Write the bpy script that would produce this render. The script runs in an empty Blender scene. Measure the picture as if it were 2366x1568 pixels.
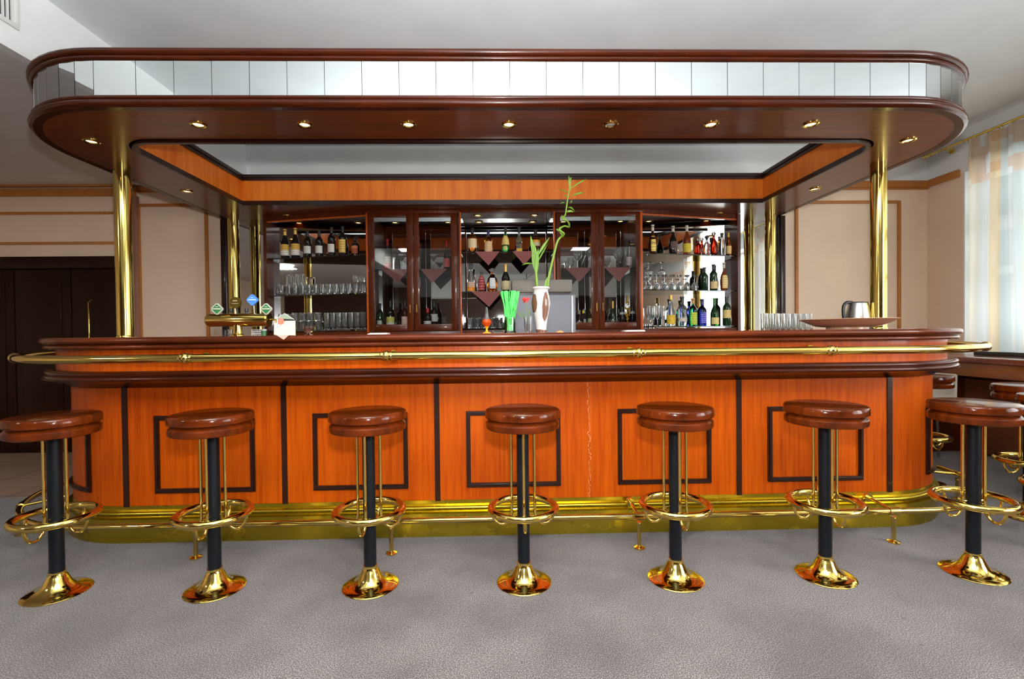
import bpy, bmesh, math, random
from math import pi, sin, cos, radians
from mathutils import Vector, Matrix
random.seed(7)
C = bpy.context.scene.collection
XC = 0.065                     # centre line of the bar
EYE = 1.15
YAW, PIT, ROL, F = .0246, .0134, .0111, 1115.2

# ------------------------------------------------------------------ camera
def ray(px, py):
    a = px-1183; b = py-784
    u = a*cos(ROL)-b*sin(ROL); w = a*sin(ROL)+b*cos(ROL)
    x = u/F; v = -w/F
    y = cos(PIT)+v*sin(PIT); z = -sin(PIT)+v*cos(PIT)
    return x*cos(YAW)+y*sin(YAW), -x*sin(YAW)+y*cos(YAW), z
def at(px, py, Y):
    x, y, z = ray(px, py); t = Y/y
    return Vector((x*t, Y, EYE+z*t))
def atx(px, Y, py=700):
    return at(px, py, Y).x

cam = bpy.data.objects.new('camera', bpy.data.cameras.new('camera'))
C.objects.link(cam)
def camdir(u, d, w):          # camera space (right, forward, down) to world
    v = -w
    y = d*cos(PIT)+v*sin(PIT); z = -d*sin(PIT)+v*cos(PIT)
    return Vector((u*cos(YAW)+y*sin(YAW), -u*sin(YAW)+y*cos(YAW), z))
right = camdir(cos(ROL), 0, sin(ROL)); down = camdir(-sin(ROL), 0, cos(ROL)); fwd = camdir(0, 1, 0)
m = Matrix((right, -down, -fwd)).transposed().to_4x4()
m.translation = Vector((0, 0, EYE))
cam.matrix_world = m
cam.data.sensor_width = 36; cam.data.lens = 36*F/2366; cam.data.clip_start = .05
bpy.context.scene.camera = cam

# ------------------------------------------------------------------ materials
def srgb(r, g, b):
    f = lambda c: (c/255/12.92) if c/255 <= .04045 else ((c/255+.055)/1.055)**2.4
    return (f(r), f(g), f(b), 1)
def newmat(name):
    mt = bpy.data.materials.new(name); mt.use_nodes = True
    nt = mt.node_tree; b = nt.nodes['Principled BSDF']
    return mt, nt, b
def L(nt, a, b): nt.links.new(a, b)
def setp(b, **k):
    names = dict(col='Base Color', met='Metallic', rough='Roughness', coat='Coat Weight', crough='Coat Roughness', trans='Transmission Weight', ior='IOR', emit='Emission Color', estr='Emission Strength', spec='Specular IOR Level', alpha='Alpha', sheen='Sheen Weight')
    for n, v in k.items(): b.inputs[names[n]].default_value = v
def plain(name, col, rough=.5, met=0, **k):
    mt, nt, b = newmat(name); setp(b, col=col, rough=rough, met=met, **k)
    n = nt.nodes.new('ShaderNodeTexNoise'); n.inputs['Scale'].default_value = 35
    tc = nt.nodes.new('ShaderNodeTexCoord'); L(nt, tc.outputs['Object'], n.inputs['Vector'])
    r = nt.nodes.new('ShaderNodeMapRange'); r.inputs['To Min'].default_value = max(0, rough*.85); r.inputs['To Max'].default_value = min(1, rough*1.15)
    L(nt, n.outputs['Fac'], r.inputs['Value']); L(nt, r.outputs['Result'], b.inputs['Roughness'])
    return mt
def ramp(nt, stops):
    r = nt.nodes.new('ShaderNodeValToRGB'); e = r.color_ramp.elements
    e[0].position, e[0].color = stops[0]; e[1].position, e[1].color = stops[-1]
    for p, c in stops[1:-1]:
        x = e.new(p); x.color = c
    return r
def wood(name, c1, c2, scale, rough=.25, coat=.5, bump=.02, contrast=(.35, .65), crough=.08, spec=.3):
    mt, nt, b = newmat(name)
    tc = nt.nodes.new('ShaderNodeTexCoord'); mp = nt.nodes.new('ShaderNodeMapping'); mp.inputs['Scale'].default_value = scale
    L(nt, tc.outputs['Object'], mp.inputs['Vector'])
    n = nt.nodes.new('ShaderNodeTexNoise'); n.inputs['Scale'].default_value = 1; n.inputs['Detail'].default_value = 5; n.inputs['Roughness'].default_value = .65
    L(nt, mp.outputs[0], n.inputs['Vector'])
    n2 = nt.nodes.new('ShaderNodeTexNoise'); n2.inputs['Scale'].default_value = 1.3; n2.inputs['Detail'].default_value = 2
    L(nt, tc.outputs['Object'], n2.inputs['Vector'])
    mx = nt.nodes.new('ShaderNodeMath'); mx.operation = 'MULTIPLY_ADD'; mx.inputs[1].default_value = .35
    L(nt, n2.outputs['Fac'], mx.inputs[0]); 
    m2 = nt.nodes.new('ShaderNodeMath'); m2.operation = 'MULTIPLY'; m2.inputs[1].default_value = .65
    L(nt, n.outputs['Fac'], m2.inputs[0]); L(nt, m2.outputs[0], mx.inputs[2])
    r = ramp(nt, [(contrast[0], c1), (contrast[1], c2)]); L(nt, mx.outputs[0], r.inputs['Fac'])
    L(nt, r.outputs['Color'], b.inputs['Base Color'])
    bp = nt.nodes.new('ShaderNodeBump'); bp.inputs['Strength'].default_value = bump; bp.inputs['Distance'].default_value = .01
    L(nt, n.outputs['Fac'], bp.inputs['Height']); L(nt, bp.outputs[0], b.inputs['Normal'])
    setp(b, rough=rough, coat=coat, crough=crough, spec=spec)
    return mt
ORANGE = ((.30, .033, .0005, 1), (.52, .088, .0015, 1))
M = {}
M['panel'] = wood('cherry_panel', *ORANGE, (55, 55, 2.2), rough=.38, coat=.03, spec=.12)
M['panel_h'] = wood('cherry_band', *ORANGE, (55, 55, 2.2), rough=.34, coat=.08, spec=.15)
M['fascia'] = wood('cherry_fascia', srgb(196, 92, 14), srgb(232, 132, 48), (18, 18, 1.5), rough=.4, coat=.05, spec=.2)
M['mahog'] = wood('dark_mahogany', srgb(48, 15, 3), srgb(78, 27, 6), (4, 30, 30), rough=.26, coat=.2, spec=.2)
M['ebony'] = wood('ebonised_moulding', srgb(30, 11, 5), srgb(44, 17, 8), (4, 30, 30), rough=.28, coat=.2)
M['mould'] = wood('counter_moulding', srgb(64, 23, 7), srgb(98, 40, 14), (4, 30, 30), rough=.24, coat=.2, spec=.15)
M['soffit'] = wood('soffit_veneer', srgb(96, 44, 16), srgb(126, 62, 26), (2, 34, 10), rough=.3, coat=.3, crough=.12, bump=.04)
M['counter'] = wood('counter_top', srgb(108, 46, 28), srgb(142, 68, 44), (2, 34, 10), rough=.2, coat=.6)
M['seat'] = wood('seat_wood', srgb(54, 17, 3), srgb(104, 40, 7), (5, 30, 8), rough=.16, coat=.25, crough=.04, spec=.1)
M['cabinet'] = wood('cabinet_wood', srgb(58, 20, 5), srgb(96, 40, 11), (40, 40, 2), rough=.32, coat=.1, spec=.15)
M['edge'] = wood('cabinet_edge', srgb(176, 74, 16), srgb(206, 98, 34), (40, 40, 2), rough=.3, coat=.3)
M['door'] = wood('door_veneer', srgb(28, 10, 3), srgb(42, 18, 6), (30, 30, 1.6), rough=.4, coat=.05, spec=.15)
M['trimwood'] = wood('wall_trim', srgb(172, 106, 48), srgb(192, 126, 62), (20, 20, 20), rough=.45, coat=.1)
def brass(name, col, rough, patina=0):
    mt, nt, b = newmat(name); setp(b, col=col, rough=rough, met=1)
    tc = nt.nodes.new('ShaderNodeTexCoord')
    n = nt.nodes.new('ShaderNodeTexNoise'); n.inputs['Scale'].default_value = 9; n.inputs['Detail'].default_value = 6
    L(nt, tc.outputs['Object'], n.inputs['Vector'])
    r = nt.nodes.new('ShaderNodeMapRange'); r.inputs['To Min'].default_value = rough*.7; r.inputs['To Max'].default_value = rough*1.5
    L(nt, n.outputs['Fac'], r.inputs['Value']); L(nt, r.outputs[0], b.inputs['Roughness'])
    if patina:
        rr = ramp(nt, [(.35, col), (.7, tuple(c*(1-patina) for c in col[:3])+(1,))]); L(nt, n.outputs['Fac'], rr.inputs['Fac']); L(nt, rr.outputs[0], b.inputs['Base Color'])
        bp = nt.nodes.new('ShaderNodeBump'); bp.inputs['Strength'].default_value = .08; bp.inputs['Distance'].default_value = .01
        n3 = nt.nodes.new('ShaderNodeTexNoise'); n3.inputs['Scale'].default_value = 3; L(nt, tc.outputs['Object'], n3.inputs['Vector'])
        L(nt, n3.outputs['Fac'], bp.inputs['Height']); L(nt, bp.outputs[0], b.inputs['Normal'])
    return mt
M['brass'] = brass('polished_brass', (.84, .63, .17, 1), .09)
M['brass_col'] = brass('brass_column', (.80, .62, .17, 1), .1)
M['kick'] = brass('brass_sheet', (.62, .47, .04, 1), .24, .16)
M['chrome'] = plain('chrome', (.75, .75, .75, 1), .08, 1)
M['black'] = plain('black_paint', (.004, .005, .007, 1), .35, spec=.25)
M['steel'] = plain('brushed_steel', (.55, .54, .53, 1), .3, 1)
M['grey_box'] = plain('grey_metal_front', srgb(128, 130, 137), .5, .1)
M['taupe_box'] = plain('taupe_metal_top', srgb(122, 114, 104), .5, .1)
M['plastic_dark'] = plain('dark_plastic', (.02, .02, .022, 1), .35)
M['white'] = plain('white_enamel', (.8, .8, .78, 1), .4)
M['paper'] = plain('paper', (.82, .8, .76, 1), .7)
M['cork'] = plain('cork_stopper', srgb(190, 150, 100), .7)
M['mirror'] = plain('mirror', (.60, .635, .64, 1), .01, 1)
M['mirror_dark'] = plain('bar_mirror', (.72, .74, .74, 1), .015, 1)
M['straw'] = plain('green_straws', srgb(60, 215, 80), .4)
M['bamboo'] = plain('bamboo_stem', srgb(104, 134, 36), .45)
M['leaf'] = plain('bamboo_leaf', srgb(88, 128, 22), .5)
M['red'] = plain('red_petals', srgb(225, 45, 40), .5)
M['blue_fabric'] = plain('blue_fabric', srgb(30, 40, 80), .9)
M['cream'] = plain('cream_shell', srgb(215, 205, 185), .5)
M['gold'] = plain('gold_paint', srgb(215, 165, 50), .35, .7)
M['bowl'] = plain('beige_ceramic', srgb(205, 165, 130), .35, coat=.4)
def wallmat(name, col, var=.04, scale=3, bump=.03):
    mt, nt, b = newmat(name); setp(b, rough=.85)
    tc = nt.nodes.new('ShaderNodeTexCoord'); n = nt.nodes.new('ShaderNodeTexNoise'); n.inputs['Scale'].default_value = scale; n.inputs['Detail'].default_value = 4
    L(nt, tc.outputs['Object'], n.inputs['Vector'])
    r = ramp(nt, [(.3, tuple(c*(1-var) for c in col[:3])+(1,)), (.7, tuple(min(1, c*(1+var)) for c in col[:3])+(1,))])
    L(nt, n.outputs['Fac'], r.inputs['Fac']); L(nt, r.outputs[0], b.inputs['Base Color'])
    n2 = nt.nodes.new('ShaderNodeTexNoise'); n2.inputs['Scale'].default_value = 160; L(nt, tc.outputs['Object'], n2.inputs['Vector'])
    bp = nt.nodes.new('ShaderNodeBump'); bp.inputs['Strength'].default_value = bump; bp.inputs['Distance'].default_value = .003
    L(nt, n2.outputs['Fac'], bp.inputs['Height']); L(nt, bp.outputs[0], b.inputs['Normal'])
    return mt
M['pink'] = wallmat('pink_wallpaper', srgb(236, 210, 184))
M['white_wall'] = wallmat('white_plaster', srgb(238, 241, 240))
M['ceiling'] = wallmat('ceiling_paint', srgb(234, 240, 242))
M['grey_ceiling'] = wallmat('grey_ceiling_paint', srgb(228, 226, 226))
M['cove'] = wallmat('cove_paint', srgb(226, 214, 196))
def carpetmat():
    mt, nt, b = newmat('carpet'); setp(b, rough=.95, sheen=.2)
    tc = nt.nodes.new('ShaderNodeTexCoord')
    n1 = nt.nodes.new('ShaderNodeTexNoise'); n1.inputs['Scale'].default_value = 230; n1.inputs['Detail'].default_value = 3
    n2 = nt.nodes.new('ShaderNodeTexNoise'); n2.inputs['Scale'].default_value = 2.2; n2.inputs['Detail'].default_value = 6
    n3 = nt.nodes.new('ShaderNodeTexNoise'); n3.inputs['Scale'].default_value = 26; n3.inputs['Detail'].default_value = 3
    for n in (n1, n2, n3): L(nt, tc.outputs['Object'], n.inputs['Vector'])
    r1 = ramp(nt, [(.34, srgb(38, 33, 33)), (.5, srgb(88, 79, 77)), (.66, srgb(152, 141, 136))]); L(nt, n1.outputs['Fac'], r1.inputs['Fac'])
    r2 = ramp(nt, [(.36, (.56, .53, .53, 1)), (.6, (1, 1, 1, 1))]); L(nt, n2.outputs['Fac'], r2.inputs['Fac'])
    r3 = ramp(nt, [(.24, (.35, .33, .33, 1)), (.3, (1, 1, 1, 1))]); L(nt, n3.outputs['Fac'], r3.inputs['Fac'])
    a = nt.nodes.new('ShaderNodeMixRGB'); a.blend_type = 'MULTIPLY'; a.inputs['Fac'].default_value = 1
    L(nt, r1.outputs[0], a.inputs[1]); L(nt, r2.outputs[0], a.inputs[2])
    c = nt.nodes.new('ShaderNodeMixRGB'); c.blend_type = 'MULTIPLY'; c.inputs['Fac'].default_value = 1
    L(nt, a.outputs[0], c.inputs[1]); L(nt, r3.outputs[0], c.inputs[2]); L(nt, c.outputs[0], b.inputs['Base Color'])
    bp = nt.nodes.new('ShaderNodeBump'); bp.inputs['Strength'].default_value = .6; bp.inputs['Distance'].default_value = .006
    L(nt, n1.outputs['Fac'], bp.inputs['Height']); L(nt, bp.outputs[0], b.inputs['Normal'])
    return mt
M['carpet'] = carpetmat()
def tilemat():
    mt, nt, b = newmat('stone_tiles'); setp(b, rough=.35)
    tc = nt.nodes.new('ShaderNodeTexCoord'); br = nt.nodes.new('ShaderNodeTexBrick')
    br.offset = 0; br.inputs['Scale'].default_value = 1; br.inputs['Brick Width'].default_value = .45; br.inputs['Row Height'].default_value = .45; br.inputs['Mortar Size'].default_value = .006
    br.inputs['Color1'].default_value = srgb(168, 142, 122); br.inputs['Color2'].default_value = srgb(180, 152, 130); br.inputs['Mortar'].default_value = srgb(110, 95, 82)
    L(nt, tc.outputs['Object'], br.inputs['Vector']); L(nt, br.outputs['Color'], b.inputs['Base Color'])
    return mt
M['tiles'] = tilemat()
def glassmat(name, col=(1, 1, 1, 1), rough=0.0, ior=1.45):
    mt, nt, b = newmat(name); setp(b, col=col, rough=rough, trans=1, ior=ior)
    return mt
M['glass'] = glassmat('clear_glass', (.97, .98, .98, 1)); M['glass'].node_tree.nodes['Principled BSDF'].inputs['Transmission Weight'].default_value = .94  # small white diffuse share stands in for flash glints
M['amber'] = glassmat('amber_glass', srgb(225, 130, 40))
M['redglass'] = glassmat('red_liquid', srgb(190, 45, 20))
M['greenglass'] = glassmat('green_glass', srgb(60, 190, 80))
M['tealglass'] = glassmat('teal_glass', srgb(40, 170, 130))
M['blueglass'] = glassmat('blue_glass', srgb(60, 70, 220))
M['yellowglass'] = glassmat('yellow_glass', srgb(250, 190, 30))
def panemat(name, tint=(.97, .98, .98, 1), refl=.12):
    mt = bpy.data.materials.new(name); mt.use_nodes = True; nt = mt.node_tree
    nt.nodes.remove(nt.nodes['Principled BSDF']); out = nt.nodes['Material Output']
    t = nt.nodes.new('ShaderNodeBsdfTransparent'); t.inputs[0].default_value = tint
    g = nt.nodes.new('ShaderNodeBsdfGlossy'); g.inputs['Roughness'].default_value = .01; g.inputs[0].default_value = (.9, .92, .92, 1)
    mx = nt.nodes.new('ShaderNodeMixShader'); fr = nt.nodes.new('ShaderNodeFresnel'); fr.inputs[0].default_value = 1.5
    ad = nt.nodes.new('ShaderNodeMath'); ad.operation = 'ADD'; ad.inputs[1].default_value = refl-.04; ad.use_clamp = True
    L(nt, fr.outputs[0], ad.inputs[0]); L(nt, ad.outputs[0], mx.inputs[0]); L(nt, t.outputs[0], mx.inputs[1]); L(nt, g.outputs[0], mx.inputs[2]); L(nt, mx.outputs[0], out.inputs[0])
    return mt
M['pane'] = panemat('cabinet_pane', refl=.07)
M['shelf'] = panemat('smoked_glass_shelf', (.22, .25, .24, 1), .09)
M['winpane'] = panemat('window_pane', refl=.05)
def emit(name, col, s):
    mt, nt, b = newmat(name); setp(b, col=(0.1, .1, .1, 1), emit=col, estr=s); return mt
M['bulb'] = emit('halogen_bulb', (1, .56, .20, 1), 4)
M['bulb_off'] = plain('unlit_bulb', (.6, .6, .55, 1), .2)
M['added_lamp'] = emit('added_lamp_diffuser', (1, .93, .84, 1), 5)  # glow of the ceiling lamps added behind the camera
def dark(name, col): return plain(name, col, .08, coat=.3, spec=.4)
M['darkwine'] = dark('dark_bottle_glass', (.012, .010, .008, 1))
M['darkgreen'] = dark('dark_green_glass', (.01, .035, .012, 1))
M['brownglass'] = dark('brown_glass', (.05, .012, .004, 1))
M['redbrown'] = dark('red_brown_glass', (.2, .035, .008, 1))
_lab = {}
def labelmat(rgb, ink=(60, 45, 35), second=None):
    key = (rgb, ink, second)
    if key in _lab: return _lab[key]
    mt, nt, b = newmat('paper_label'); setp(b, rough=.6)
    tc = nt.nodes.new('ShaderNodeTexCoord'); sx = nt.nodes.new('ShaderNodeSeparateXYZ'); L(nt, tc.outputs['Generated'], sx.inputs[0])
    w = nt.nodes.new('ShaderNodeMath'); w.operation = 'PINGPONG'; w.inputs[1].default_value = .09; L(nt, sx.outputs['Z'], w.inputs[0])
    g = nt.nodes.new('ShaderNodeMath'); g.operation = 'GREATER_THAN'; g.inputs[1].default_value = .066; L(nt, w.outputs[0], g.inputs[0])
    n = nt.nodes.new('ShaderNodeTexNoise'); n.inputs['Scale'].default_value = 260; L(nt, tc.outputs['Object'], n.inputs['Vector'])
    g2 = nt.nodes.new('ShaderNodeMath'); g2.operation = 'GREATER_THAN'; g2.inputs[1].default_value = .5; L(nt, n.outputs['Fac'], g2.inputs[0])
    mu = nt.nodes.new('ShaderNodeMath'); mu.operation = 'MULTIPLY'; L(nt, g.outputs[0], mu.inputs[0]); L(nt, g2.outputs[0], mu.inputs[1])
    mx = nt.nodes.new('ShaderNodeMixRGB'); mx.inputs[1].default_value = srgb(*rgb); mx.inputs[2].default_value = srgb(*ink)
    if second:
        r = ramp(nt, [(.45, srgb(*rgb)), (.5, srgb(*second))]); L(nt, sx.outputs['Z'], r.inputs[0]); L(nt, r.outputs[0], mx.inputs[1])
    L(nt, mu.outputs[0], mx.inputs[0]); L(nt, mx.outputs[0], b.inputs['Base Color'])
    _lab[key] = mt; return mt

# ------------------------------------------------------------------ mesh helpers
class MB:
    def __init__(s): s.bm = bmesh.new()
    def box(s, x0, x1, y0, y1, z0, z1, bev=0, rot=None, piv=None):
        b = bmesh.new()
        bmesh.ops.create_cube(b, size=1)
        bmesh.ops.scale(b, vec=(abs(x1-x0), abs(y1-y0), abs(z1-z0)), verts=b.verts)
        bmesh.ops.translate(b, vec=((x0+x1)/2, (y0+y1)/2, (z0+z1)/2), verts=b.verts)
        if bev: bmesh.ops.bevel(b, geom=b.edges[:], offset=bev, segments=2, affect='EDGES', profile=.5)
        if rot: bmesh.ops.rotate(b, cent=piv or ((x0+x1)/2, (y0+y1)/2, (z0+z1)/2), matrix=rot, verts=b.verts)
        s.merge(b); return s
    def merge(s, b):
        me = bpy.data.meshes.new('tmp'); b.to_mesh(me); b.free(); s.bm.from_mesh(me); bpy.data.meshes.remove(me)
    def lathe(s, prof, n=24, cx=0, cy=0, cz=0, rot0=0, sx=1, sy=1, mat=None):
        rings = []
        for r, z in prof:
            if r < 1e-6: rings.append([s.bm.verts.new((cx, cy, cz+z))])
            else: rings.append([s.bm.verts.new((cx+sx*r*cos(rot0+2*pi*k/n), cy+sy*r*sin(rot0+2*pi*k/n), cz+z)) for k in range(n)])
        for a, b in zip(rings, rings[1:]):
            for k in range(n):
                k2 = (k+1) % n
                if len(a) == 1 and len(b) == 1: continue
                vs = [a[0], b[k2], b[k]] if len(a) == 1 else ([a[k], a[k2], b[0]] if len(b) == 1 else [a[k], a[k2], b[k2], b[k]])
                f = s.bm.faces.new(vs); f.smooth = True
        for rg, rev in ((rings[0], True), (rings[-1], False)):
            if len(rg) > 1 and prof[0] != prof[-1]:
                s.bm.faces.new(rg[::-1] if rev else rg)
        return s
    def tube(s, pts, r, n=12, closed=False, radii=None):
        pts = [Vector(p) for p in pts]; N = len(pts); rings = []
        prev = None
        for i, p in enumerate(pts):
            if closed: t = pts[(i+1) % N]-pts[i-1]
            else: t = pts[min(i+1, N-1)]-pts[max(i-1, 0)]
            t.normalize()
            if prev is None:
                a = Vector((0, 0, 1)) if abs(t.z) < .9 else Vector((1, 0, 0))
                nrm = (a-t*a.dot(t)).normalized()
            else: nrm = (prev-t*prev.dot(t)).normalized()
            prev = nrm; bn = t.cross(nrm); rr = radii[i] if radii else r
            rings.append([s.bm.verts.new(p+rr*(cos(2*pi*k/n)*nrm+sin(2*pi*k/n)*bn)) for k in range(n)])
        prs = list(zip(rings, rings[1:]))
        if closed: prs.append((rings[-1], rings[0]))
        for a, b in prs:
            for k in range(n):
                f = s.bm.faces.new((a[k], a[(k+1) % n], b[(k+1) % n], b[k])); f.smooth = True
        if not closed:
            s.bm.faces.new(rings[0][::-1]); s.bm.faces.new(rings[-1])
        return s
    def loft(s, loops, closed=True, cap=True, smooth=True):
        R = [[s.bm.verts.new(p) for p in lp] for lp in loops]
        n = len(R[0])
        for a, b in zip(R, R[1:]):
            for k in range(n if closed else n-1):
                f = s.bm.faces.new((a[k], a[(k+1) % n], b[(k+1) % n], b[k])); f.smooth = smooth
        if cap: s.bm.faces.new(R[0][::-1]); s.bm.faces.new(R[-1])
        return s
    def prism(s, poly, h0, h1, axis='z'):
        f = {'z': lambda p, h: (p[0], p[1], h), 'y': lambda p, h: (p[0], h, p[1]), 'x': lambda p, h: (h, p[0], p[1])}[axis]
        return s.loft([[f(p, h0) for p in poly], [f(p, h1) for p in poly]], smooth=False)
    def build(s, name, mat, parent=None, loc=None):
        bmesh.ops.recalc_face_normals(s.bm, faces=s.bm.faces[:])
        me = bpy.data.meshes.new(name); s.bm.to_mesh(me); s.bm.free()
        me.set_sharp_from_angle(angle=radians(38))
        me.materials.append(mat)
        o = bpy.data.objects.new(name, me); C.objects.link(o)
        if loc: o.location = loc
        if parent: o.parent = parent
        return o
def tag(o, label, cat, group=None, kind=None):
    o['label'] = label; o['category'] = cat
    if group: o['group'] = group
    if kind: o['kind'] = kind
    return o
def thing(name, label, cat, loc=(0, 0, 0), rz=0, group=None):
    o = bpy.data.objects.new(name, None); C.objects.link(o); o.empty_display_size = .1
    o.location = loc; o.rotation_euler = (0, 0, rz)
    return tag(o, label, cat, group)
def copy_tree(o, loc, rz=0, label=None, group=None):
    def cp(q, par):
        c = q.copy(); C.objects.link(c); mi = q.matrix_parent_inverse.copy(); c.parent = par; c.matrix_parent_inverse = mi
        for ch in list(q.children): cp(ch, c)
        return c
    r = cp(o, None); r.location = loc; r.rotation_euler = (0, 0, rz)
    if label: r['label'] = label
    if group: r['group'] = group
    return r
def struct(name, label, cat, mb, mat):
    return tag(mb.build(name, mat), label, cat, kind='structure')

def ucurve(Fy, H, R, B, n=14, ns=16):
    """left back -> front -> right back; constant vertex count"""
    pts = []
    for k in range(6): pts.append((-H, B+(Fy+R-B)*k/6))
    for k in range(n+1):
        a = k/n*pi/2; pts.append((-H+R-R*cos(a), Fy+R-R*sin(a)))
    for k in range(1, ns): pts.append((-H+R+(2*H-2*R)*k/ns, Fy))
    for k in range(n+1):
        a = k/n*pi/2; pts.append((H-R+R*sin(a), Fy+R-R*cos(a)))
    for k in range(1, 7): pts.append((H, Fy+R+(B-Fy-R)*k/6))
    return [(x+XC, y) for x, y in pts]
def sweepU(prof, Fy, H, R, B, mb=None):
    mb = mb or MB()
    paths = [ucurve(Fy-o, H+o, max(.005, R+o), B) for o, z in prof]
    loops = []
    for i in range(len(paths[0])):
        loops.append([(paths[j][i][0], paths[j][i][1], prof[j][1]) for j in range(len(prof))])
    mb.loft(loops, closed=True, cap=True, smooth=True)
    return mb
def ring_slab(outer, inner, z0, z1, mb=None):
    mb = mb or MB()
    loops = [[(o[0], o[1], z0), (o[0], o[1], z1), (i[0], i[1], z1), (i[0], i[1], z0)] for o, i in zip(outer, inner)]
    mb.loft(loops, smooth=False); return mb
def half(cy, cz, r, n=7, a0=-90, a1=90):   # bull-nose points: outward offset, z
    return [(cy+r*cos(radians(a0+(a1-a0)*k/n)), cz+r*sin(radians(a0+(a1-a0)*k/n))) for k in range(n+1)]

# ------------------------------------------------------------------ the room
ZC, ZL, WB, WL, XR, XBH = 3.08, 2.675, 5.0, 4.965, 4.52, -2.56
YF = -6.0; XL = -7.0
struct('floor', 'grey mauve speckled carpet around and in front of the bar', 'floor', MB().box(-7, 4.9, YF, 3.57, -.1, 0).box(-2.85, 4.9, 3.57, 5.1, -.1, 0), M['carpet'])
struct('floor', 'beige stone tiles in front of the dark doors on the left', 'floor', MB().box(-7, -2.85, 3.57, 5.1, -.1, -.001), M['tiles'])
struct('ceiling', 'high off-white ceiling above the bar', 'ceiling', MB().box(XBH, 4.9, YF, 5.1, ZC, ZC+.1), M['ceiling'])
struct('ceiling', 'lower grey ceiling at the left of the bar', 'ceiling', MB().box(-7, XBH-.06, YF, 5.1, ZL, ZL+.1), M['grey_ceiling'])
struct('wall_bulkhead', 'white vertical face of the ceiling step above the left of the bar', 'wall', MB().box(XBH-.06, XBH, YF, 5.1, ZL, ZC+.1), M['white_wall'])
XRET = atx(317, WL, 600)
struct('wall_back', 'pink papered wall behind the bar with white upper part', 'wall', MB().box(XRET, 4.9, WB, WB+.1, 0, 2.66), M['pink'])
struct('wall_back_upper', 'white band of back wall under the high ceiling', 'wall', MB().box(XBH, 4.9, WB, WB+.1, 2.66, ZC), M['white_wall'])
struct('wall_back_left', 'pink wall above the dark doors', 'wall', MB().box(-7, XRET, WL, WB+.1, 1.965, ZL).box(XRET-.04, XRET, WL, WB+.1, 0, 1.965).box(-7, -6.6, WL, WB+.1, 0, 1.965), M['pink'])
struct('wall_left', 'far left wall of the room', 'wall', MB().box(-7.1, -7, YF, 5.1, 0, ZL), M['pink'])
# right wall with window openings
Wy0, Wy1, Wz0, Wz1 = 2.5, 4.6, .88, 2.62
wb = MB()
wb.box(XR, XR+.38, Wy1, 5.1, 0, 2.66); wb.box(XR, XR+.38, 1.1, Wy0-.9, 0, 2.66); wb.box(XR, XR+.38, YF, -1.5, 0, 2.66); wb.box(XR, XR+.38, -1.5, 1.1, 0, .88)
wb.box(XR, XR+.38, Wy0-.9, Wy1, 0, Wz0)
struct('wall_right', 'pink papered wall beside the curtained window', 'wall', wb, M['pink'])
struct('wall_right_upper', 'white band of right wall above the wooden moulding', 'wall', MB().box(XR, XR+.38, YF, 5.1, 2.66, ZC), M['white_wall'])
# window frame
Y0w = Wy0-.9
wf = MB(); xf = XR+.22
wf.box(xf, xf+.06, Y0w, Wy1, Wz0, Wz0+.07, .004); wf.box(xf, xf+.06, Y0w, Wy1, 2.59, 2.66, .004)
for y in (Y0w, 2.95, 3.62, 4.28, Wy1-.05): wf.box(xf, xf+.06, y, y+.07, Wz0+.07, 2.59, .004)
wf.box(xf+.005, xf+.055, Y0w, Wy1, 1.66, 1.73, .004); wf.box(xf+.005, xf+.055, Y0w, Wy1, 2.08, 2.2, .004)
wfo = struct('window_1', 'white framed window behind the sheer curtain', 'window', wf, M['white'])
pn = MB().box(xf+.025, xf+.031, Y0w, Wy1, Wz0+.05, 2.62).build('window_pane', M['winpane'], wfo)
for i, (a, b) in enumerate(((-1.5, 1.1),)):
    q = MB().box(xf, xf+.06, a, b, .88, .95, .004).box(xf, xf+.06, a, b, 2.59, 2.66, .004)
    for y in (a, (a+b)/2-.035, b-.07): q.box(xf, xf+.06, y, y+.07, .95, 2.59, .004)
    struct('window_%d' % (i+2), 'white framed window in the right wall beyond the picture edge', 'window', q, M['white'])
struct('trim_7', 'white plastered reveal at the far side of the curtained window', 'trim', MB().box(XR+.001, XR+.38, Wy1-.012, Wy1, Wz0, 2.66), M['white_wall'])
# room behind the camera
struct('wall_front', 'brown panelled wall behind the camera', 'wall', MB().box(-7, 4.9, YF-.1, YF, 0, 2.3).box(-7, XBH, YF-.1, YF, 2.3, ZL), wood('front_wall_panel', srgb(58, 36, 24), srgb(78, 50, 34), (20, 20, 1.5), rough=.5, coat=.05))
struct('wall_front_upper', 'white band of the wall behind the camera', 'wall', MB().box(XBH, 4.9, YF-.1, YF, 2.3, ZC), M['white_wall'])
# door on the left
dX0, dX1 = -6.6, XRET-.04
d = MB().box(dX0, dX1, WL-.03, WL+.1, 1.845, 1.965, .006).box(dX1-.06, dX1, WL-.03, WL+.1, 0, 1.845, .004)
d.box(dX0, dX1, WL+.05, WL+.1, -.005, 1.85)
do = struct('door_1', 'wide dark wooden folding doors in the left wall', 'door', d, M['door'])
x = dX1-.065; k = 0
while x > dX0+.3:
    q = MB().box(x-.55, x-.008, WL, WL+.045, -.005, 1.84, .004)
    q.box(x-.47, x-.09, WL-.012, WL+.01, .12, 1.73, .008)
    lf = q.build('door_leaf', M['door'], do)
    hx_ = atx(205, WL-.05, 720)
    if x-.55 < hx_ < x: MB().tube([(hx_, WL-.012, .82), (hx_, WL-.05, .85), (hx_, WL-.05, 1.5), (hx_, WL-.012, 1.53)], .007).build('door_handle', M['brass'], lf)
    x -= .555; k += 1
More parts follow.
